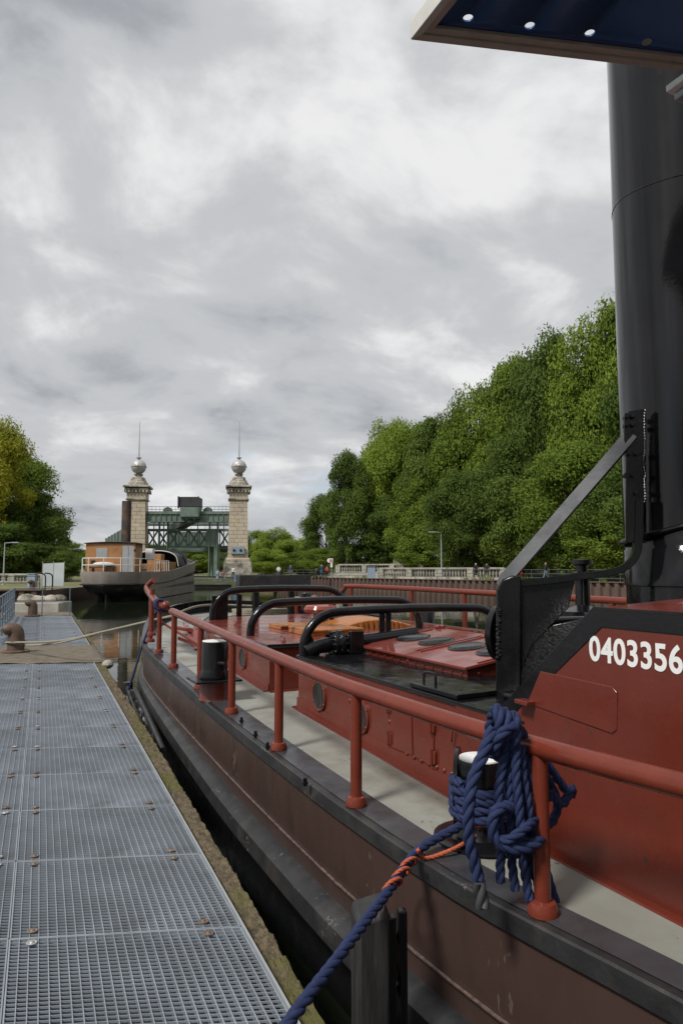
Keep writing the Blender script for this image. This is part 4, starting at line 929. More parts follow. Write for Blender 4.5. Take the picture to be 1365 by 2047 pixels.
# floating lattice fender near the bow
lf = thing('lattice_fender', 'black steel lattice fender hanging between mossy pier edge and tug bow', 'fender')
ch = [(onx(256, 1372, 1.17), onx(262, 1395, 1.16), onx(280, 1440, 1.15), onx(306, 1500, 1.14)), (onx(273, 1378, 1.2), onx(278, 1392, 1.2), onx(297, 1434, 1.2), onx(326, 1500, 1.19))]
for c in ch: obj('chord', MB().tube(spline(c, 5), .035, 8), M['blackmatt'], lf)
s1p, s2p = spline(ch[0], 5), spline(ch[1], 5)
for i in range(2, len(s1p)-2, 2): obj('lattice_brace', MB().bar(s1p[i], s2p[i+2], .03, .03).bar(s2p[i], s1p[i+2], .03, .03), M['blackmatt'], lf)
obj('head', MB().tube([ch[0][0]+Vector((0, 0, -.1)), ch[0][0]+Vector((0, 0, .06))], .07, 10), M['blackmatt'], lf)
# ================================================================== BARGE
D0b = 53.0
bg_ = thing('cargo_barge', 'old grey barge with ochre deckhouse and sooty funnel moored ahead of the pier', 'boat')
bd = Vector((-.045, 1, 0)).normalized(); bx = C(1, 0)-C(0, 0); by = C(0, 1)-C(0, 0)
bdir = (by+bx*(-.045)).normalized(); brt = Vector((bdir.y, -bdir.x, 0))
bo0 = C(-17.85, 51.2)
def BG(a, b, z): p = bo0+brt*a+bdir*b; return Vector((p.x, p.y, z))      # right, ahead, up
rows = []
hbT = [(0, .15), (.25, 1.0), (.6, 1.55), (1.2, 2.0), (2.2, 2.3), (4, 2.5), (24, 2.5), (28, 2.2), (31, 1.2), (32.5, .05)]
shT = [(0, 1.5), (4, 1.45), (12, 1.5), (18, 1.9), (22, 2.2), (27, 2.5), (32.5, 2.9)]
bs = [0, .08, .25, .42, .6, .9, 1.2, 1.7, 2.2, 3, 4, 5.5, 7, 10, 14, 18, 22, 24, 26, 28, 29.5, 31, 32, 32.5]
def ring_(prof):
    r1 = []
    for sg in (-1, 1):
        for b in (bs if sg > 0 else list(reversed(bs))): pass
    seq = [(1, b) for b in reversed(bs)]+[(-1, b) for b in bs]
    return [[BG(sg*max(.02, interp(hbT, b)-ins), b+off, z) for (ins, z, off) in prof(b)] for sg, b in seq]
obj('bulwark', MB().grid(ring_(lambda b: [(.12, interp(shT, b), 0), (0, interp(shT, b), 0), (.0, interp(shT, b)-.35, 0), (.10 if b < 4 else .02, interp(shT, b)-.95, .12 if b < 2 else 0)])), M['barge'], bg_)
def under(b):
    k = max(0, 1-b/7.0); zt = interp(shT, b)-.95
    return [(.10 if b < 4 else .02, zt, .12 if b < 2 else 0), (.1+k*.2, zt-.25, k*.15), (.15+k*.7, zt-.75, k*.7), (.2+k*1.3, -.55, k*1.5), (.2+k*1.5, -1.0, k*1.8)]
ub = obj('underwater_hull', MB().grid(ring_(under)), M['bargedark'], bg_)
obj('rubbing_band', MB().grid(ring_(lambda b: [(.06, interp(shT, b)-.90, 0), (-.05, interp(shT, b)-.93, 0), (-.05, interp(shT, b)-1.0, 0), (.08, interp(shT, b)-1.04, 0)])), M['bargedark'], bg_)
# side plating panels on the right side
for k in range(13):
    b0, b1 = 4.2+k*1.75, 4.2+(k+1)*1.75-.05
    for j, (z0, z1) in enumerate(((-.75, .0), (.04, .55))):
        mb = MB(); mb.prism([BG(interp(hbT, b0)-.005, b0, z0), BG(interp(hbT, b1)-.005, b1, z0), BG(interp(hbT, b1)-.005, b1, z1+(b1-4)*.022), BG(interp(hbT, b0)-.005, b0, z1+(b0-4)*.022)], brt*.02); obj('hull_plate', mb, M['barge'], bg_)
obj('rudder', MB().prism([BG(0, .9, -1), BG(0, .9, .35), BG(0, 2.4, .35), BG(0, 2.9, -1)], brt*.1), M['bargedark'], bg_)
obj('deck', MB().grid([[BG(-interp(hbT, b)+.1, b, interp(shT, b)-.12), BG(interp(hbT, b)-.1, b, interp(shT, b)-.12)] for b in bs]), M['blackmatt'], bg_)
# deckhouse
dz = 1.38; rzb = math.atan2(-bdir.x, bdir.y)
def bbox(a, b, z, sa_, sb, sz): mb = MB(); mb.box(BG(a, b, z), (sa_, sb, sz), rz=rzb); return mb
dh = obj('deckhouse', bbox(-.1, 3.5, dz+1.17, 3.85, 2.3, 2.34), M['ochre'], bg_, .03)
mb = MB(); rows = []
for b in (2.2, 4.8): rows.append([BG(-2.15+4.3*i/10, b, dz+2.36+.1*(1-((i-5)/5)**2)) for i in range(11)])
mb.grid(rows); r2 = obj('roof', mb, M['rustfunnel'], bg_); r2.modifiers.new('s', 'SOLIDIFY').thickness = .06
def face(a0, a1, z0, z1, m, name, parent, pro=.02, b=2.35): return obj(name, bbox((a0+a1)/2, b-pro/2, (z0+z1)/2, a1-a0, pro, z1-z0), m, parent, .005)
d_ = face(.83, 1.72, dz+.05, dz+2.15, M['greydoor'], 'door', dh); obj('door_edge', bbox(1.28, 2.32, dz+1.1, .02, .02, 2.0), M['barge'], d_)
face(-1.2, -.35, dz+1.2, dz+1.95, M['greydoor'], 'window', dh); face(-1.6, -1.25, dz+.75, dz+1.0, M['blackmatt'], 'vent', dh)
obj('window', bbox(1.84, 3.9, dz+1.45, .02, .5, .8), M['greydoor'], dh)
for a in (-.3, .75): face(a, a+.03, dz+.05, dz+2.25, M['barge'], 'panel_batten', dh, .012)
for a in (1.6,): obj('light', MB().ball(BG(1.79, 2.3, dz+1.8), .1), M['blackmatt'], dh)
fn = dep(252, 1083, 58.5)
ft = dep(251, 1002, 58.5); obj('funnel', MB().lathe([(.40, 0), (.40, ft.z-fn.z+.3), (.36, ft.z-fn.z+.3), (.36, ft.z-fn.z)], 22, (fn.x, fn.y, fn.z-.3)), M['rustfunnel'], bg_)
obj('white_box', bbox(2.2, 5.6, dz+1.55, .6, .8, .9), M['white'], bg_, .03)
# white guard rail round the stern
grp = [BG(-2.35, 4.5, 0), BG(-2.2, 2.2, 0), BG(-1.85, 1.2, 0), BG(-1.2, .55, 0), BG(0, .3, 0), BG(1.2, .55, 0), BG(1.9, 1.2, 0), BG(2.25, 2.2, 0), BG(2.4, 4.0, 0)]
gr = obj('guard_rail', MB(), M['white'], bg_); bpy.data.objects.remove(gr)
for h in (1.12, .6): obj('guard_rail', MB().tube([Vector((p.x, p.y, 1.4+h)) for p in grp], .028, 6), M['white'], bg_)
for p in grp: obj('guard_post', MB().tube([Vector((p.x, p.y, 1.4)), Vector((p.x, p.y, 2.52))], .028, 6), M['white'], bg_)
gp2 = [BG(2.42, 5.5+i*.95, 0) for i in range(8)]
for h in (1.05,): obj('guard_rail', MB().tube([Vector((p.x, p.y, 1.42+h)) for p in gp2], .026, 6), M['white'], bg_)
for p in gp2: obj('guard_post', MB().tube([Vector((p.x, p.y, 1.4)), Vector((p.x, p.y, 2.45))], .024, 6), M['white'], bg_)
# bench / gear on stern deck, tiller
obj('deck_bench', bbox(-.5, 1.7, dz+.45, 2.0, .45, .07).box(BG(-1.2, 1.7, dz+.2), (.1, .4, .4), rz=rzb).box(BG(.3, 1.7, dz+.2), (.1, .4, .4), rz=rzb), M['blackmatt'], bg_)
obj('tarpaulin', MB().ball(BG(-.5, 2.0, dz+.7), .5, 10, 6, 1.6, .5, .35), M['cream'], bg_)
obj('skylight', bbox(1.4, 9.5, dz+.55, 1.6, 2.6, .5), M['ochre'], bg_, .03)
obj('fore_house', bbox(.6, 15.0, 2.3, 1.3, 1.6, 1.7), M['ochre'], bg_, .03)
obj('coaming', bbox(1.9, 17.0, 1.95, .3, 9, .9), M['ochre'], bg_, .02)
# hold cover: dark arched canopy
mb = MB(); rows = []
for b in (17.5, 18, 22.5): rows.append([BG(-2.2+4.5*i/12, b, 2.0+1.55*(1-abs((i-6)/6)**2.6)**.35) for i in range(13)])
mb.grid(rows); hc_ = obj('hold_cover', mb, M['greyblk'], bg_); hc_.modifiers.new('s', 'SOLIDIFY').thickness = .08
obj('cover_back', MB().prism([BG(-2.2, 22.0, 1.5), BG(2.3, 22.0, 1.5), BG(2.3, 22.0, 3.2), BG(1.5, 22.0, 3.7), BG(-1.5, 22.0, 3.7), BG(-2.2, 22.0, 3.2)], bdir*.1), M['greyblk'], bg_)
obj('cover_edge', MB().tube([p for p in [BG(-2.2+4.5*i/24, 17.45, 2.0+1.55*(1-abs((i-12)/12)**2.6)**.35) for i in range(25)]], .05, 6), M['cream'], bg_)

# ================================================================== SHIP LIFT
TWZ = 101.0
def tower(px, label, seed):
    rnd = random.Random(seed); base = C((px-682.5)*TWZ/F, TWZ, .35)
    t = thing('stone_tower', label, 'tower', base, -PSI+R(7 if px < 300 else 9), 'stone towers of the ship lift')
    pxm = F/TWZ; hh = lambda y: (1140-y)/pxm*1.0+CH-.35
    zs0, zs1 = hh(1118), hh(1001)
    w0, w1 = 2.98, 2.6
    obj('plinth', MB().box((0, 0, zs0*.5-.35), (4.1, 4.1, zs0-.3)).box((0, 0, zs0-.32), (3.75, 3.75, .45)), M['stone_dark'], t, .05)
    obj('gable', MB().prism([(-1.9, -2.25, .3), (1.9, -2.25, .3), (1.9, -2.25, .7), (0, -2.25, 1.75), (-1.9, -2.25, .7)], (0, .35, 0)), M['stone_dark'], t, .04)
    obj('plinth_moulding', MB().box((0, 0, zs0+.02), (3.45, 3.45, .3)), M['stone'], t, .08)
    nc = 15; z = zs0+.17; ch_ = (zs1-z)/nc
    obj('core', MB().box((0, 0, (z+zs1)/2), (w1-.12, w1-.12, zs1-z)), M['stone_dark'], t)
    for k in range(nc):
        w_ = w0+(w1-w0)*(k+.5)/nc; cuts = ([0, .5, 1] if k % 2 else [0, .27, .74, 1]); cuts = [cuts[0]]+[c+rnd.uniform(-.06, .06) for c in cuts[1:-1]]+[1]
        for a, b in zip(cuts, cuts[1:]):
            e_ = rnd.uniform(-.015, .015)
            obj('stone_block', MB().box((w_*((a+b)/2-.5), 0, z+ch_*(k+.5)), (w_*(b-a)-.035, w_+e_, ch_-.035)), M['stone'], t, .02)
    zc_ = zs1
    obj('neck_moulding', MB().box((0, 0, zc_+.1), (3.0, 3.0, .2)), M['stone_dark'], t, .05)
    obj('frieze', MB().box((0, 0, zc_+.9), (2.75, 2.75, 1.4)), M['stone'], t, .04)
    obj('cornice', MB().box((0, 0, hh(983)+.25), (3.35, 3.35, .3)).box((0, 0, hh(978)+.3), (3.8, 3.8, .32)), M['stone_dark'], t, .08)
    for i in range(7):
        for (dx, dy) in ((1, 0), (0, 1)):
            for sg in (-1, 1):
                o_ = -1.5+i*.5; obj('corbel', MB().box(((o_ if dx else sg*1.6), (sg*1.6 if dx else o_), hh(983)-.05), (.24, .24, .3)), M['stone_dark'], t)
    zt = hh(976)+.3; yb = hh(948)
    prof = [(1.45, zt), (1.45, zt+.55), (1.25, zt+.6), (1.22, zt+.85), (1.0, zt+1.0), (.7, zt+1.25), (.48, zt+1.6), (.42, zt+1.9), (.55, zt+2.0), (.5, zt+2.15), (.3, zt+2.3)]
    o = MB().lathe(prof, 8); obj('dome', o, M['stone_dark'], t, .03)
    for k in range(4):
        a = math.pi/4+k*math.pi/2; obj('scroll', MB().ball((math.cos(a)*.95, math.sin(a)*.95, zt+1.0), .33, 8, 6, 1, 1, 1.25).ball((math.cos(a)*.55, math.sin(a)*.55, zt+1.8), .22, 8, 6), M['stone_dark'], t)
    bz_ = hh(932); ba = obj('ball', MB().ball((0, 0, bz_), 1.1, 28, 18), M['zinc'], t, ang=60)
    obj('equator_band', MB().lathe([(1.09, bz_-.09), (1.16, bz_-.07), (1.16, bz_+.07), (1.09, bz_+.09)], 28), M['stone_dark'], ba)
    obj('ball_lamp', MB().ball((0, -1.15, bz_+.05), .2, 8, 6), M['cream'], ba)
    obj('ball_crown', MB().lathe([(.2, bz_+1.05), (.2, bz_+1.3), (.42, bz_+1.32), (.42, bz_+1.38), (.12, bz_+1.4)], 12), M['grey'], ba)
    obj('spire', MB().tube([(0, 0, bz_+1.3), (0, 0, bz_+2.4), (0, 0, hh(839))], [.11, .08, .03], 8), M['grey'], t)
    if px > 400:
        s_ = obj('speaker_box', MB().box((-.02, -1.68, hh(1101)), (1.9, .35, 1.05)), M['cabinet'], t, .03)
        for sx_ in (-.55, .4): obj('lens', MB().lathe([(.2, 0), (.2, .06), (.001, .06)], 12, (sx_, -1.86, hh(1101)), (0, -1, 0)), M['blackmatt'], s_)
    return t
tower(274, 'left sandstone tower topped by a grey ball, behind the barge funnel', 1)
tower(476, 'right sandstone tower topped by a grey ball, with a speaker box low on its shaft', 2)
sl_ = thing('ship_lift_gantry', 'green steel gantry and truss of the ship lift between the two towers', 'lift')
def LF(px, py, D=TWZ): return dep(px, py, D)
def lbox(name, x0, x1, y0, y1, D, dd, m, parent=sl_, bev=.03):
    a, b = LF(x0, y1, D), LF(x1, y0, D); c = (a+b)/2+by*dd/2
    w_ = math.hypot(b.x-a.x, b.y-a.y); return obj(name, MB().box((c.x, c.y, (a.z+b.z)/2), (w_, dd, b.z-a.z), rz=-PSI), m, parent, bev)
gi = lbox('main_girder', 294, 461, 1027, 1042, 100.5, 1.2, M['green'])
lbox('girder_flange', 294, 461, 1022.0, 1027.4, 100.3, 1.7, M['green'], gi, 0); lbox('girder_flange', 294, 461, 1041.6, 1043.2, 100.3, 1.7, M['green'], gi, 0)
for i in range(16): x = 300+i*10.4; lbox('stiffener', x, x+1.2, 1027.6, 1041.4, 100.35, .2, M['green'], gi, 0)
for y in (1012, 1018): lbox('walkway_rail', 294, 461, y, y+.8, 100.4, .06, M['railgreen'], sl_, 0)
for i in range(22): x = 296+i*7.8; lbox('walkway_post', x, x+.7, 1012, 1026, 100.4, .06, M['railgreen'], sl_, 0)
hs = lbox('machine_house', 356, 397, 993, 1013, 99.6, 3, M['greyblk']); lbox('house_frame', 355, 358, 992, 1016, 99.4, .3, M['greyblk'], hs, 0); lbox('house_frame', 395.5, 397.5, 992, 1013, 99.4, .3, M['greyblk'], hs, 0)
gb = lbox('machine_box', 360, 398, 1014, 1033, 99.2, 2.2, M['green']); lbox('box_base', 362, 398, 1033, 1037, 99.4, 2, M['greend'], gb)
for x in (371, 387): lbox('box_foot', x, x+4, 1036, 1040, 99.5, .5, M['greend'], gb, 0)
for x in (336, 416): 
    p = LF(x, 1023, 101.2); obj('sheave', MB().lathe([(.001, -.2), (.7, -.2), (.7, .2), (.001, .2)], 18, p, by), M['greend'], sl_)
# lower trough truss: two planes
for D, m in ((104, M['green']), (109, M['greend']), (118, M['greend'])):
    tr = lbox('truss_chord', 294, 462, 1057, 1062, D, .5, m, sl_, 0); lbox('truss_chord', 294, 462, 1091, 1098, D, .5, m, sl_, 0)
    nb = 8
    for i in range(nb):
        x0, x1 = 296+i*20.5, 296+(i+1)*20.5
        obj('truss_brace', MB().bar(LF(x0, 1093, D+.2), LF(x1, 1060, D+.2), .22, .22), m, tr); obj('truss_brace', MB().bar(LF(x0, 1060, D+.5), LF(x1, 1093, D+.5), .22, .22), m, tr)
        lbox('truss_post', x0-.8, x0+.8, 1058, 1097, D+.1, .4, m, tr, 0)
    for y in (1045, 1050): lbox('truss_rail', 294, 462, y, y+.8, D, .06, M['railgreen'], tr, 0)
    for i in range(12): x = 298+i*14; lbox('rail_post', x, x+.7, 1045, 1058, D, .06, M['railgreen'], tr, 0)
for (x0, x1, y0, y1, D) in ((316, 319, 1042, 1100, 101.5), (333, 336, 1042, 1100, 101.5), (412, 433, 1057, 1093, 102), (427, 437, 1092, 1152, 102), (416, 420, 1042, 1152, 101.8), (432, 436, 1042, 1152, 101.8), (421, 426, 1092, 1152, 104)):
    lbox('column', x0, x1, y0, y1, D, .8 if x1-x0 < 10 else 1.4, M['green'])
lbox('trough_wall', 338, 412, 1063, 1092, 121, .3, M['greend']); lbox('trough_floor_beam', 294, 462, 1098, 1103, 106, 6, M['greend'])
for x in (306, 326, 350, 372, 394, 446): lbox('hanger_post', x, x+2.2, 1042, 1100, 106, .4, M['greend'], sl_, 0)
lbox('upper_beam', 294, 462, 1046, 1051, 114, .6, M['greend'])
obj('diagonal_girder', MB().bar(LF(345, 1058, 108), LF(385, 1037, 100), 1.4, 1.2), M['greend'], sl_, .03)
obj('curved_girder', MB().tube(spline([LF(296, 1100, 103), LF(350, 1099, 103), LF(400, 1100, 103), (LF(430, 1094, 103))], 5), .35, 6), M['green'], sl_)
for i in range(4): obj('side_brace', MB().bar(LF(436, 1120+i*8, 103), LF(460, 1100+i*10, 103), .15, .15), M['green'], sl_)
# sloping shed roof left of the tower
mb = MB(); mb.prism([LF(211, 1088, 118), LF(243, 1088, 106), LF(243, 1058, 106), LF(211, 1077, 118)], by*1.0); obj('trough_side', mb, M['green'], sl_, .03)
for i in range(5): x = 213+i*6; obj('side_rib', MB().bar(LF(x, 1088, 117-i*2.3), LF(x, 1076-i*3.4, 117-i*2.3), .2, .3), M['greend'], sl_)
# bridge across at the foot of the lift
bb = thing('foot_bridge', 'low green footbridge in front of the right sandstone tower', 'bridge')
def bbx(name, x0, x1, y0, y1, D, dd, m): return lbox(name, x0, x1, y0, y1, D, dd, m, bb, 0)
bbx('deck', 385, 472, 1162, 1166, 94, 2.2, M['greend']); bbx('beam', 385, 460, 1169, 1178, 94.4, 1.2, M['greyblk'])
for y in (1148, 1153, 1158): bbx('rail', 385, 475, y, y+.9, 94, .06, M['railgreen'])
for i in range(10): x = 386+i*9.6; bbx('post', x, x+.9, 1148, 1163, 94, .06, M['railgreen'])
for k, x in enumerate((430, 468)): pass
bl = lbox('notice', 432, 436.5, 1151.5, 1157, 93.8, .04, M['cabinet'], bb, 0)
# blue barrier by the tower foot
tb2 = thing('barrier_panel', 'bright blue panel standing at the foot of the right tower', 'panel')
M['blue'] = mat('blue_panel', (0.05, 0.2, 0.42), .5)
lbox('panel', 468, 474, 1148, 1159, 96, .1, M['blue'], tb2, 0); lbox('panel_leg', 469, 473, 1159, 1162, 96, .1, M['grey'], tb2, 0)

# ================================================================== RIGHT QUAY
qw = thing('quay_wall', 'rusty brown sheet pile wall along the far right bank of the canal', 'wall')
pp_ = [(0, 0), (.12, -.24), (.42, -.24), (.54, 0), (.8, 0)]
mb = MB(); vs_ = []
for (x, y) in pp_: vs_.append((x, y))
mb.grid([[(x, y, -1.5) for x, y in vs_], [(x, y, QZ+.0) for x, y in vs_]]); pme = mb.mesh('sheet_pile'); pme.materials.append(M['pile'])
ang = math.atan2(qd.y, qd.x)
npile = int((QL+3)/.8)+30
for i in range(npile):
    p = Q(-24+i*.8, 0, 0); inst('sheet_pile', pme, qw, (p.x, p.y, 0), ang, (1, -1 if qn.dot(Vector((-math.sin(ang), math.cos(ang), 0))) < 0 else 1, 1))
capm = MB(); n_ = 40
a0, a1 = -24, QL+3
capm.prism([Q(a0, -.28, QZ+.001), Q(a1, -.28, QZ+.001), Q(a1, .36, QZ+.001), Q(a0, .36, QZ+.001)], (0, 0, .09)); obj('capping', capm, M['pile'], qw, .02)
railing('quay_railing', 'long grey-green railing along the right bank above the sheet piles', [Q(-22, .5, 0), Q(QL+2, .5, 0)], QZ, 1.05, (1, .66, .33), .026, 1.75, M['railgreen'])
bal_me = MB().lathe([(.10, 0), (.10, .08), (.06, .1), (.11, .28), (.11, .36), (.06, .55), (.055, .62), (.09, .66), (.09, .74)], 8).mesh('baluster'); bal_me.materials.append(M['conc_light'])
def balustrade(label, A_, B_, z, h, gaps=()):
    t = thing('balustrade', label, 'balustrade', (0, 0, 0), 0, 'stone balustrades on the banks'); A_, B_ = Vector(A_), Vector(B_); L_ = (B_-A_).length; d = (B_-A_).normalized(); rz = math.atan2(d.y, d.x)
    obj('plinth', MB().box(((A_.x+B_.x)/2, (A_.y+B_.y)/2, z+.13), (L_, .5, .26), rz), M['conc_light'], t, .02)
    obj('coping', MB().box(((A_.x+B_.x)/2, (A_.y+B_.y)/2, z+h-.09), (L_+.1, .55, .18), rz), M['conc_light'], t, .03)
    n = max(1, round(L_/4.2))
    for i in range(n+1):
        p = A_+d*(L_*i/n); obj('pier_block', MB().box((p.x, p.y, z+h/2-.05), (.7, .6, h-.12), rz), M['conc_light'], t, .02)
    m_ = int(L_/.36)
    for i in range(m_):
        a = L_*(i+.5)/m_; f = (a*n/L_) % 1.0
        if f*L_/n < .5 or (1-f)*L_/n < .5: continue
        p = A_+d*a; inst('baluster', bal_me, t, (p.x, p.y, z+.26), 0, (1, 1, (h-.44)/.74))
    return t
def qpx(px, py, D): p = dep(px, py, D); return Vector((p.x, p.y, 0))
balustrade('upper pale stone balustrade in front of the dark trees, far right bank', qpx(677, 1140, 90), qpx(842, 1140, 84), QZ+.55, 1.25)
obj('wall_base', MB().box((((qpx(677, 0, 90)+qpx(842, 0, 84))/2).x, ((qpx(677, 0, 90)+qpx(842, 0, 84))/2).y, QZ+.2), (11, .6, .72), math.atan2((qpx(842, 0, 84)-qpx(677, 0, 90)).y, (qpx(842, 0, 84)-qpx(677, 0, 90)).x)), M['conc_light'], bpy.data.objects['balustrade'], .02)
balustrade('long pale stone balustrade beside the path behind the two walkers', qpx(763, 1150, 80), qpx(1008, 1150, 71), QZ, 1.3)
t = thing('stone_steps', 'low weathered stone steps below the upper balustrade', 'steps')
a, b = qpx(656, 1150, 88), qpx(760, 1150, 84); d = (b-a).normalized(); rz = math.atan2(d.y, d.x)
for k in range(3): c = (a+b)/2+Vector((-d.y, d.x, 0))*(k*.45); obj('step', MB().box((c.x, c.y, QZ+.12+k*.2), ((b-a).length-k*.6, .6, .24+.0*k), rz), M['conc_light'], t, .02)
def cabinet(px, yb, D, w_, h_, z, label):
    t = thing('control_cabinet', label, 'cabinet', (*qpx(px, 0, D)[:2], z), -PSI, 'blue-grey control cabinets')
    b = obj('body', MB().box((0, 0, h_/2), (w_, .5, h_)), M['cabinet'], t, .02); obj('lid', MB().box((0, 0, h_+.03), (w_+.08, .58, .06)), M['cabinet'], t, .01)
    obj('door_seam', MB().box((0, -.255, h_/2), (.02, .012, h_*.9)), M['grey'], t); obj('plinth', MB().box((0, 0, .03), (w_+.06, .54, .06)), M['greyblk'], t)
cabinet(738, 1158, 80, 0.9, 1.35, QZ, 'pale blue cabinet between the balustrades on the right bank')
cabinet(110, 1175, 54, 0.6, 1.1, LZ, 'pale blue cabinet on the left bank near the barge')
def lamp(px, ytop, D, z, flip, label):
    t = thing('street_lamp', label, 'lamp', (*qpx(px, 0, D)[:2], z), -PSI, 'slim street lamps on the banks'); h_ = dep(px, ytop, D).z-z
    obj('pole', MB().tube([(0, 0, 0), (0, 0, h_*.3), (0, 0, h_)], [.08, .07, .045], 8), M['grey'], t); obj('arm', MB().tube([(0, 0, h_-.03), (flip*.7, 0, h_+.02)], .035, 6), M['grey'], t)
    obj('lamp_head', MB().box((flip*1.0, 0, h_+.02), (.7, .22, .09)), M['grey'], t, .02); obj('base', MB().box((0, 0, .03), (.3, .3, .06)), M['grey'], t)
lamp(868, 1064, 74, QZ, -1, 'slim street lamp in front of the dark trees on the right bank')
lamp(56, 1085, 66, LZ, 1, 'slim street lamp under the left trees')
# signs
t = thing('direction_sign', 'small pink and white sign board on a post near the walking couple', 'sign', (*qpx(662, 0, 84)[:2], QZ), -PSI)
obj('post', MB().tube([(.12, .05, 0), (.12, .05, 2.1)], .035, 6), M['grey'], t); 
obj('board', MB().add([(-.3, 0, 1.95), (.3, 0, 1.95), (.3, 0, 2.45), (-.3, 0, 2.45), (-.45, 0, 2.2), (-.3, .03, 1.95)], [(0, 1, 2, 3, 4)]).box((0, .02, 2.2), (.6, .03, .5)), M['white'], t); obj('panel', MB().box((.05, -.012, 2.2), (.36, .02, .3)), M['pink'], t)
for zq in (1.75, 1.5): obj('round_plate', MB().lathe([(.15, 0), (.15, .03), (.07, .03)], 14, (.12, 0, zq), (0, -1, 0)), M['white'], t)
t = thing('lifebuoy_box', 'red lifebuoy box with white ring mark behind the railing', 'lifebuoy box', (*qpx(1012, 0, 62)[:2], QZ), -PSI)
bxh = dep(1012, 1138, 62).z-QZ
b = obj('box', MB().box((0, 0, bxh+.0), (.62, .22, 1.0)), M['signred'], t, .08)
obj('ring_mark', MB().lathe([(.10, 0), (.15, 0), (.15, .012), (.10, .012)], 20, (0, -.112, bxh+.05), (0, -1, 0)), M['white'], b)
for sx_ in (-.2, .2): obj('bracket_mark', MB().tube(spline([(sx_*.7, -.115, bxh+.2), (sx_*1.1, -.115, bxh+.12), (sx_*1.1, -.115, bxh-.02), (sx_*.7, -.115, bxh-.1)], 4), .022, 6), M['white'], b)
obj('post', MB().tube([(0, 0, 0), (0, 0, bxh-.45)], .05, 8), M['signred'], t)
t = thing('litter_bin', 'dark bin beside the red lifebuoy box', 'bin', (*qpx(1004, 0, 61.5)[:2], QZ), 0); obj('body', MB().lathe([(.2, .1), (.22, .7), (.24, .72)], 14), M['greyblk'], t); obj('lid', MB().lathe([(.24, .72), (.2, .84), (.001, .88)], 14), M['grey'], t)

# ================================================================== LEFT QUAY
lw = thing('quay_wall', 'short rusty sheet pile wall of the left bank beyond the pier', 'wall'); dL = (LB-LA); LL = dL.length; dL.normalize(); al = math.atan2(dL.y, dL.x)
for i in range(int((LL+.1)/.8)+14):
    p = LA+dL*(i*.8-10.4); inst('sheet_pile', pme, lw, (p.x, p.y, LZ-QZ), al)
mb = MB(); o1, o2 = LA-dL*10, LB+dL*.1; nl = Vector((-dL.y, dL.x, 0)); mb.prism([Vector((o.x, o.y, LZ+.002)) for o in (o1-nl*.3, o2-nl*.3, o2+nl*.3, o1+nl*.3)], (0, 0, .12)); obj('capping', mb, M['pile'], lw, .02)
mb = MB(); e0_, e1_ = LB, C(-27.5, 105); mb.add([(e0_.x, e0_.y, LZ), (e1_.x, e1_.y, LZ), (e1_.x, e1_.y, -1.5), (e0_.x, e0_.y, -1.5)], [(0, 1, 2, 3)]); obj('return_wall', mb, M['pile'], lw)
railing('quay_railing', 'grey tube railing along the left bank in front of the grass', [LA-dL*10+nl*.6, LB-dL*.3+nl*.6], LZ, 1.0, (1, .55), .03, 2.6, M['railgreen'])
balustrade('weathered stone balustrade under the trees of the left bank', qpx(-40, 0, 74), qpx(132, 0, 72), LZ, 1.05)
t = thing('safety_hoop', 'pair of black curved ladder handrails at the left quay corner', 'handrail')
for px in (134, 147):
    p = qpx(px, 0, 48); obj('handrail', MB().tube(spline([(p.x, p.y, LZ), (p.x, p.y, LZ+.9), (p.x-.15, p.y, LZ+1.15), (p.x-.5, p.y-.1, LZ+1.2)], 4), .045, 8), M['black'], t)
t = thing('site_fence', 'pale sheeting on fence panels behind the barge stern', 'fence')
a, b = qpx(128, 0, 62), qpx(168, 0, 62)
obj('sheet', MB().prism([(a.x, a.y, LZ), (b.x, b.y, LZ), (b.x, b.y, LZ+2.1), (a.x, a.y, LZ+2.0)], by*.03), M['tarp'], t)
for p in (a, (a+b)/2, b): obj('post', MB().tube([(p.x, p.y, LZ), (p.x, p.y, LZ+2.2)], .03, 6), M['grey'], t)
pbl = qpx(110, 0, 46.5); dolphin((pbl.x, pbl.y, LZ+.1), R(30), 1.0, 'dark hook-headed bollard on the left quay beside the cabinet')

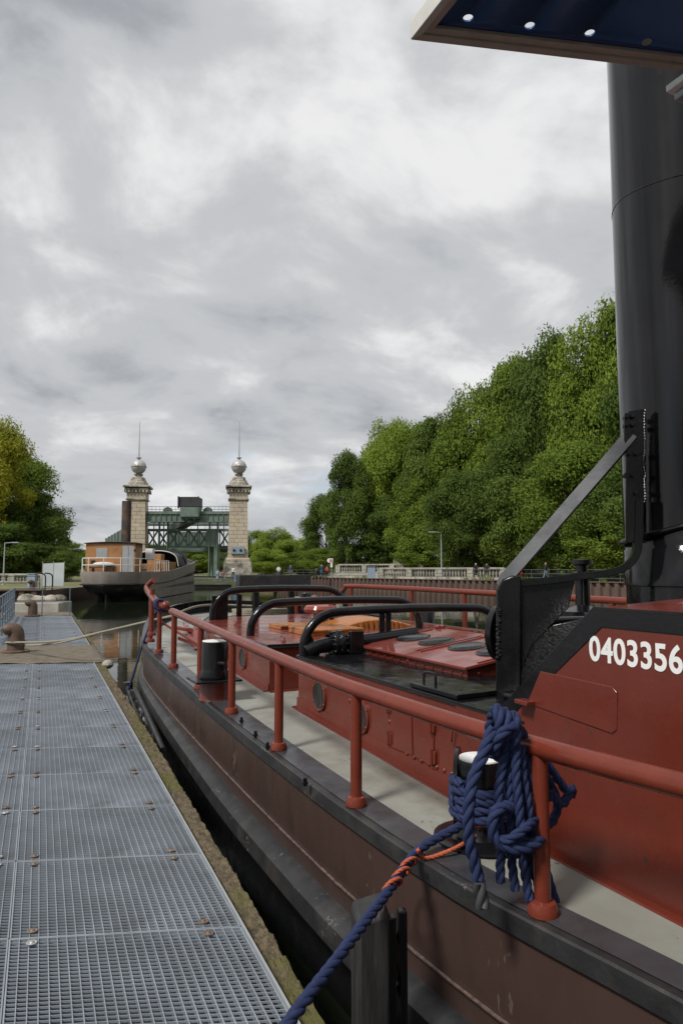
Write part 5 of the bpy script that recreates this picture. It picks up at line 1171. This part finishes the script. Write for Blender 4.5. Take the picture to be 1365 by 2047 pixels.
# ================================================================== TREES
def crown_mesh(name, seed, nclump, nleaf, leaf, m, shape=(1, 1, 1), drop=.1):
    rnd = random.Random(seed); cl_ = []
    for i in range(nclump):
        while True:
            x, y, z = rnd.uniform(-1, 1), rnd.uniform(-1, 1), rnd.uniform(-1, 1); d = math.sqrt(x*x+y*y+z*z)
            if .45 < d < 1: break
        wz_ = 1.0-.35*max(0, z)
        cl_.append((Vector((x*.78*wz_, y*.78*wz_, z*.82)), rnd.uniform(.15, .36)))
    vs_ = []; fs_ = []
    for i in range(nleaf):
        c, r = cl_[rnd.randrange(nclump)]
        v = Vector((rnd.gauss(0, 1), rnd.gauss(0, 1), rnd.gauss(0, 1))).normalized()
        if v.z < -.2 and rnd.random() < .6: v.z = -v.z
        rad = r*(rnd.random()**.35)*(1+.25*rnd.gauss(0, .4))
        p = c+Vector((v.x*rad, v.y*rad, v.z*rad*.8)); 
        n = (v+Vector((rnd.gauss(0, .6), rnd.gauss(0, .6), .35+rnd.gauss(0, .5)))).normalized()
        t1 = n.orthogonal().normalized(); t1 = (Matrix.Rotation(rnd.uniform(0, 6.28), 3, n)@t1); t2 = n.cross(t1); s = leaf*rnd.uniform(.6, 1.35)
        o = len(vs_)
        vs_ += [p-t1*s, p-t2*s*.42+t1*s*.1-n*s*.12, p+t1*s, p+t2*s*.42+t1*s*.1-n*s*.12]
        fs_.append((o, o+1, o+2, o+3))
    me = bpy.data.meshes.new(name); me.from_pydata([tuple(v) for v in vs_], [], fs_); me.materials.append(m); me.update(); return me
CM = {}
for mk in ('leaf', 'leafdark', 'leaflight', 'leafyellow'):
    CM[mk] = [crown_mesh('crown', hash(mk) % 97+1 if False else {'leaf': 11, 'leafdark': 23, 'leaflight': 37, 'leafyellow': 51}[mk]+k, 66, 46000, .025, M[mk]) for k in range(2 if mk != 'leafyellow' else 1)]
def trunk_mesh(seed):
    rnd = random.Random(seed); mb = MB(); mb.tube(spline([(0, 0, -.02), (.01, 0, .2), (-.015, .01, .45), (.0, 0, .8)], 4), [.026, .024, .022, .021, .02, .019, .018, .017, .015, .013, .010, .007, .004], 8)
    for k in range(9):
        z = .22+.055*k; a = rnd.uniform(0, 6.28); l = rnd.uniform(.18, .34); mb.tube(spline([(0, 0, z), (math.cos(a)*l*.5, math.sin(a)*l*.5, z+.1), (math.cos(a)*l, math.sin(a)*l, z+.22)], 3), [.011, .010, .009, .008, .006, .005, .003], 5)
    me = mb.mesh('trunk'); me.materials.append(M['bark']); return me
TM = [trunk_mesh(3), trunk_mesh(8)]
def tree(px, D, ytop, width, z0, kind, label, low=.0, group='trees on the right bank', k=0, name='tree', yoff=0):
    p = qpx(px, 0, D); zt = dep(px, ytop, D).z; h = zt-z0
    t = thing(name, label, 'tree' if name != 'shrub' else 'shrub', (p.x, p.y, z0), 0, group)
    tk = inst('trunk', TM[k % 2], t, (0, 0, 0), k*1.3, (h*.6, h*.6, h*.85))
    c = inst('crown', CM[kind][k % len(CM[kind])], t, (0, 0, h*(low+(1-low)/2)), k*2.1+px*.01, (width/2, width/2, h*(1-low)/2*1.12))
    return t
RZ = QZ+1.2
rt = [(692, 92, 893, 8, 'leafdark', 'slender dark pointed tree at the left end of the right bank grove'),
      (655, 112, 985, 10, 'leafdark', 'lower dark tree at the far left of the grove'),
      (755, 97, 850, 11, 'leaflight', 'mid green tree right of the slender pointed one'),
      (802, 93, 822, 11.5, 'leaflight', 'bright green round-topped tree, fourth from the left of the grove'),
      (868, 88, 818, 12, 'leafdark', 'broad dark green tree above the street lamp'),
      (935, 84, 775, 12.5, 'leaf', 'tall green tree left of the grove middle'),
      (1005, 80, 705, 13, 'leaf', 'tall tree whose crown rises above the grove middle'),
      (1075, 76, 668, 13, 'leafdark', 'tall dark tree behind the slanting funnel strut'),
      (1140, 72, 655, 12, 'leaflight', 'light green tall tree second from the funnel'),
      (1208, 70, 612, 13, 'leaf', 'tallest tree, beside the black funnel'),
      (1290, 64, 640, 13, 'leafdark', 'tall tree mostly behind the black funnel'),
      (1370, 60, 640, 13, 'leaf', 'tall tree behind the funnel at the right edge'),
      (900, 76, 930, 9, 'leafdark', 'shorter dark tree in front of the grove above the walkers'),
      (1000, 72, 880, 11, 'leafdark', 'shorter spreading tree above the red lifebuoy box'),
      (1110, 65, 880, 12, 'leaf', 'front tree with low hanging leaves behind the strut'),
      (1215, 60, 930, 11, 'leafdark', 'front tree with low branches left of the funnel foot'),
      (770, 92, 985, 10, 'leafdark', 'short dark tree behind the upper balustrade'),
      (830, 86, 960, 10, 'leaf', 'short green tree left of the street lamp')]
for i, (px, D, yt, w_, kd, lb) in enumerate(rt): tree(px, D, yt, w_, RZ if D > 70 else QZ+.8, kd, lb, low=.04 if i < 12 else .0, k=i)
# undergrowth below the grove
ul = ['dark undergrowth shrub left of the upper balustrade', 'dark undergrowth shrub behind the upper balustrade', 'dark shrub directly behind the street lamp', 'dark shrub behind the two walkers', 'leafy shrub behind the red lifebuoy box', 'leafy shrub behind the winch head', 'leafy shrub at the funnel foot', 'leafy shrub past the funnel']
for i, (px, D, yt, w_) in enumerate(((650, 97, 1095, 8), (735, 95, 1075, 11), (850, 86, 1065, 11), (940, 79, 1045, 11), (1035, 73, 1030, 11), (1125, 66, 1020, 11), (1215, 60, 1010, 11), (1310, 56, 1000, 11))):
    tree(px, D, yt, w_, QZ+.3, 'leafdark' if i % 2 else 'leaf', ul[i], low=0, k=i, name='shrub', group='shrubs under the grove')
lt = [(24, 84, 838, 13, 'leafyellow', 'tall tree with yellowing crown at the left edge', .15),
      (-70, 88, 850, 16, 'leaf', 'green tree cut by the left edge of the photo', .1),
      (78, 94, 905, 13, 'leaf', 'green tree right of the yellowing one', .1),
      (112, 88, 985, 12, 'leafdark', 'dark spreading tree overhanging the barge stern', .12),
      (40, 80, 1040, 12, 'leafdark', 'low dark tree behind the left street lamp', .05),
      (-20, 78, 1045, 12, 'leafdark', 'low dark tree at the left edge behind the railing', .05)]
for i, (px, D, yt, w_, kd, lb, lo) in enumerate(lt): tree(px, D, yt, w_, LZ, kd, lb, low=lo, k=i, group='trees on the left bank')
bt_ = [(520, 150, 1062, 14, 'leaf', 'far tree right of the right tower'), (560, 140, 1058, 12, 'leaflight', 'far light green tree right of the right tower'), (595, 128, 1072, 11, 'leaflight', 'far round tree nearest the grove'),
       (545, 118, 1098, 9, 'leaflight', 'low bright bush right of the right tower'), (408, 150, 1090, 15, 'leaflight', 'far tree seen under the gantry left of the green column'), (447, 150, 1100, 10, 'leaf', 'far tree seen between green column and right tower'),
       (345, 175, 1088, 24, 'leaf', 'far tree behind the barge hold'), (605, 108, 1100, 9, 'leaf', 'drooping pale willow-like shrub by the seated visitors'), (168, 130, 1085, 14, 'leaf', 'far tree left of the barge deckhouse')]
for i, (px, D, yt, w_, kd, lb) in enumerate(bt_): tree(px, D, yt, w_, .4, kd, lb, low=0, k=i+1, group='far trees round the ship lift')
ll = ['low hedge shrub behind the left balustrade at the photo edge', 'low hedge shrub behind the left street lamp', 'low hedge shrub left of the pale sheeting', 'low hedge shrub behind the pale sheeting']
for i, (px, D, yt, w_) in enumerate(((-15, 80, 1090, 9), (40, 81, 1085, 9), (95, 82, 1080, 9), (150, 84, 1090, 8))):
    tree(px, D, yt, w_, LZ-.2, 'leafdark', ll[i], low=0, k=i+2, name='shrub', group='shrubs on the left bank')
# unseen bank and trees added behind the viewer, to give dark reflections
g = MB(); g.add([(-120, -45, .2), (140, -45, .2), (140, -200, .2), (-120, -200, .2), (-120, -45, -1.5), (140, -45, -1.5)], [(0, 1, 2, 3), (0, 1, 5, 4)]); struct(obj('added_rear_bank', g, M['grass']))
for i, (x, y, h, w_) in enumerate(((-62, -40, 19, 17), (-44, -52, 21, 18), (-26, -56, 18, 17), (-8, -54, 22, 18), (10, -57, 19, 17), (28, -54, 21, 18), (46, -55, 20, 18), (64, -52, 22, 19))):
    t = thing('tree', '%s added unseen tree from the left on the bank behind the viewer' % ('first second third fourth fifth sixth seventh eighth'.split()[i]), 'tree', (x, y, .2), 0, 'added unseen trees on the rear bank')
    inst('trunk', TM[i % 2], t, (0, 0, 0), i, (h, h, h*.95)); inst('crown', CM['leafdark'][i % 2], t, (0, 0, h*.52), i*1.7, (w_/2, w_/2, h*.5))
# grass tufts on the quay edge
def tufts(name, label, centers):
    mb = MB(); rnd = random.Random(5)
    for (p, s) in centers:
        for i in range(26):
            a = rnd.uniform(0, 6.28); l = s*rnd.uniform(.5, 1.2); b = Vector((rnd.gauss(0, s*.4), rnd.gauss(0, s*.4), 0))+p; d = Vector((math.cos(a)*.4, math.sin(a)*.4, 1)).normalized()*l; sd_ = Vector((-math.sin(a), math.cos(a), 0))*.03
            mb.add([b-sd_, b+sd_, b+d], [(0, 1, 2)])
    o = obj(name, mb, M['leaflight'], None, flat=True); o['kind'] = 'stuff'; o['label'] = label; o['category'] = 'grass'
tufts('grass_tufts', 'tufts of green grass along the right quay edge', [(Q(a, .2+random.uniform(0, .5), QZ+.1), s) for a, s in ((30, .5), (31, .6), (33, .4), (22, .5), (23, .6), (26, .8), (44, .4), (50, .5), (51, .4), (18, .5), (15, .5), (12, .5))])

# ================================================================== PEOPLE
M['skin'] = mat('skin', (0.45, 0.27, 0.19), .6, var=.05)
def cloth(c, n): 
    if n not in M: M[n] = mat(n, c, .85, var=.12, vscale=8)
    return M[n]
def person(px, D, z, face_deg, label, shirt, legs, hair, pose='stand', shorts=False, scale=1.0, lean=0):
    p = qpx(px, 0, D); t = thing('person', label, 'person', (p.x, p.y, z), R(face_deg)-PSI, 'visitors on the banks'); t.scale = (scale,)*3
    ms_ = [M['skin'], shirt, legs, hair, cloth((.03, .03, .03), 'shoe')]
    J = {'pel': (0, 0, .95), 'waist': (0, 0, 1.08), 'chest': (0, 0, 1.32), 'neck': (0, 0, 1.48), 'head0': (0, .02, 1.57), 'head1': (0, .03, 1.68)}
    Rr = {'pel': .155, 'waist': .14, 'chest': .17, 'neck': .06, 'head0': .088, 'head1': .098}
    E_ = [('pel', 'waist'), ('waist', 'chest'), ('chest', 'neck'), ('neck', 'head0'), ('head0', 'head1')]
    st = {'stand': 0, 'walk': .22, 'sit': 0, 'push': .15}[pose]
    for s, n in ((-1, 'l'), (1, 'r')):
        if pose == 'sit': hp, kn, an_, toe = (s*.1, 0, .92), (s*.12, .42, .9), (s*.12, .45, .48), (s*.12, .62, .44)
        else: hp, kn, an_, toe = (s*.1, 0, .9), (s*.11, s*st*.5+.03, .5), (s*.11, s*st-(.06 if s*st < 0 else 0), .09+(.05 if s*st < 0 else 0)), (s*.12, s*st+.16, .04)
        sh, el, wr, ha = (s*.19, 0, 1.40), (s*.25, -s*st*.5-.03, 1.13), (s*.26, -s*st*.7+.08, .90), (s*.26, -s*st*.7+.12, .82)
        if pose in ('sit', 'push'): el, wr, ha = (s*.25, .08, 1.14), (s*.2, .36, 1.08), (s*.19, .45, 1.06)
        for k, v, r in (('hp', hp, .105), ('kn', kn, .068), ('an', an_, .045), ('toe', toe, .04), ('sh', sh, .075), ('el', el, .05), ('wr', wr, .035), ('ha', ha, .04)): J[n+k] = v; Rr[n+k] = r
        E_ += [('pel', n+'hp'), (n+'hp', n+'kn'), (n+'kn', n+'an'), (n+'an', n+'toe'), ('chest', n+'sh'), (n+'sh', n+'el'), (n+'el', n+'wr'), (n+'wr', n+'ha')]
        for f in range(4):
            k = n+'f%d' % f; J[k] = (ha[0]+(-.03+.02*f)*.6, ha[1]+.02+(-.03+.02*f), ha[2]-.07-(.01 if f in (1, 2) else 0)); Rr[k] = .009; E_.append((n+'ha', k))
        J[n+'th'] = (ha[0]-s*.03, ha[1]+.05, ha[2]-.02); Rr[n+'th'] = .01; E_.append((n+'ha', n+'th'))
    ks = list(J); me = bpy.data.meshes.new('body'); me.from_pydata([J[k] for k in ks], [(ks.index(a), ks.index(b)) for a, b in E_], []); me.update()
    o = bpy.data.objects.new('body', me); COL.objects.link(o); md = o.modifiers.new('s', 'SKIN'); md.use_smooth_shade = True
    for i, k in enumerate(ks): me.skin_vertices[0].data[i].radius = (Rr[k], Rr[k]*(.72 if k in ('chest', 'waist', 'pel') else 1)); me.skin_vertices[0].data[i].use_root = k == 'pel'
    o.modifiers.new('u', 'SUBSURF').levels = 1
    dg = bpy.context.evaluated_depsgraph_get(); nm = bpy.data.meshes.new_from_object(o.evaluated_get(dg)); bpy.data.objects.remove(o)
    for m_ in ms_: nm.materials.append(m_)
    segs = [(Vector(J[a]), Vector(J[b]), a, b) for a, b in E_]
    for pl in nm.polygons:
        c = pl.center; best = min(segs, key=lambda s_: (c-(s_[0]+(s_[1]-s_[0])*max(0, min(1, (c-s_[0]).dot(s_[1]-s_[0])/max(1e-6, (s_[1]-s_[0]).length_squared))))).length); a, b = best[2], best[3]; i = 1
        if b in ('head0', 'head1') or a == 'neck': i = 3 if (c.z > 1.70 or (c.y < .02 and c.z > 1.56)) else 0
        elif b[1:] in ('wr', 'ha', 'th') or b[1:2] == 'f': i = 0 if shorts or b[1:] != 'wr' else 1
        elif b[1:] == 'kn' or b[1:] == 'hp': i = 2
        elif b[1:] == 'an': i = 0 if shorts else 2
        elif b[1:] == 'toe': i = 4
        pl.material_index = i
    bo = bpy.data.objects.new('body', nm); COL.objects.link(bo); bo.parent = t
    fc = MB().ball((0, .125, 1.615), .018, 6, 4, .8, 1, 1.4); obj('nose', fc, M['skin'], bo)
    for s in (-1, 1): obj('ear', MB().ball((s*.098, .02, 1.62), .025, 6, 4, .4, 1, 1.3), M['skin'], bo); obj('eye', MB().ball((s*.035, .112, 1.645), .012, 6, 4), ms_[4], bo)
    obj('mouth', MB().box((0, .112, 1.565), (.045, .01, .012)), M['pink'], bo)
    return t
blk = cloth((.012, .012, .013), 'black_cloth'); navy = cloth((.03, .05, .10), 'blue_jacket'); jean = cloth((.12, .18, .26), 'light_jeans'); redc = cloth((.45, .05, .04), 'red_cloth'); gryh = cloth((.4, .39, .37), 'grey_hair'); brnh = cloth((.05, .03, .02), 'brown_hair'); whc = cloth((.6, .6, .6), 'white_cloth'); gin = cloth((.25, .1, .04), 'ginger_hair'); grc = cloth((.12, .12, .13), 'grey_cloth')
person(932, 67, QZ+.02, 20, 'grey-haired person in black shirt and shorts walking away, left of two', blk, blk, gryh, 'walk', True)
person(952, 67, QZ+.02, -15, 'dark-haired person in black shirt and shorts walking, right of two', blk, blk, brnh, 'walk', True)
person(646, 85, QZ+.02, 10, 'person in blue jacket and pale jeans pushing a buggy', navy, jean, gryh, 'push')
person(655.5, 85.5, QZ+.02, 0, 'small person in red top beside the blue jacket', redc, blk, gryh, 'stand', scale=.86)
person(588, 92, QZ+.02, 170, 'person in blue-grey jacket standing behind the railing right of the tower', navy, grc, gryh, 'stand')
person(1061, 60, QZ+.02, -80, 'ginger-haired person in dark top and jeans walking right of the strut', blk, jean, gin, 'walk')
person(453, 95.0, -.02+.05, 180, 'person in pale blue shirt on the footbridge by the tower', cloth((.25, .33, .42), 'pale_blue_cloth'), jean, gryh, 'stand')
person(463, 95.5, .03, 160, 'person in dull red top on the footbridge', cloth((.2, .07, .07), 'dull_red_cloth'), grc, brnh, 'stand', scale=.9)
person(482, 97, .42, 180, 'person in black and white standing at the tower gable', whc, blk, brnh, 'stand')
person(566, 91, QZ-.1, 180, 'white-shirted person sitting behind the black tow beam', whc, grc, brnh, 'sit')
t = thing('baby_buggy', 'dark baby buggy pushed by the person in the blue jacket', 'buggy', (*qpx(637.5, 0, 84.8)[:2], QZ+.02), -PSI+R(30))
obj('seat', MB().prism([(-.25, -.2, .45), (.25, -.2, .45), (.25, -.25, .95), (-.25, -.25, .95)], (0, .45, 0)), M['greyblk'], t, .05); obj('hood', MB().ball((0, .1, .98), .28, 10, 6), M['greyblk'], t)
for s in (-1, 1): obj('handle', MB().tube([(s*.24, -.1, .5), (s*.24, -.55, 1.05)], .02, 6), M['black'], t)
for (x, y) in ((-.26, -.3), (.26, -.3), (-.2, .4), (.2, .4)): obj('wheel', MB().lathe([(.06, -.02), (.14, -.02), (.14, .02), (.06, .02)], 14, (x, y, .14), (1, 0, 0)), M['black'], t)
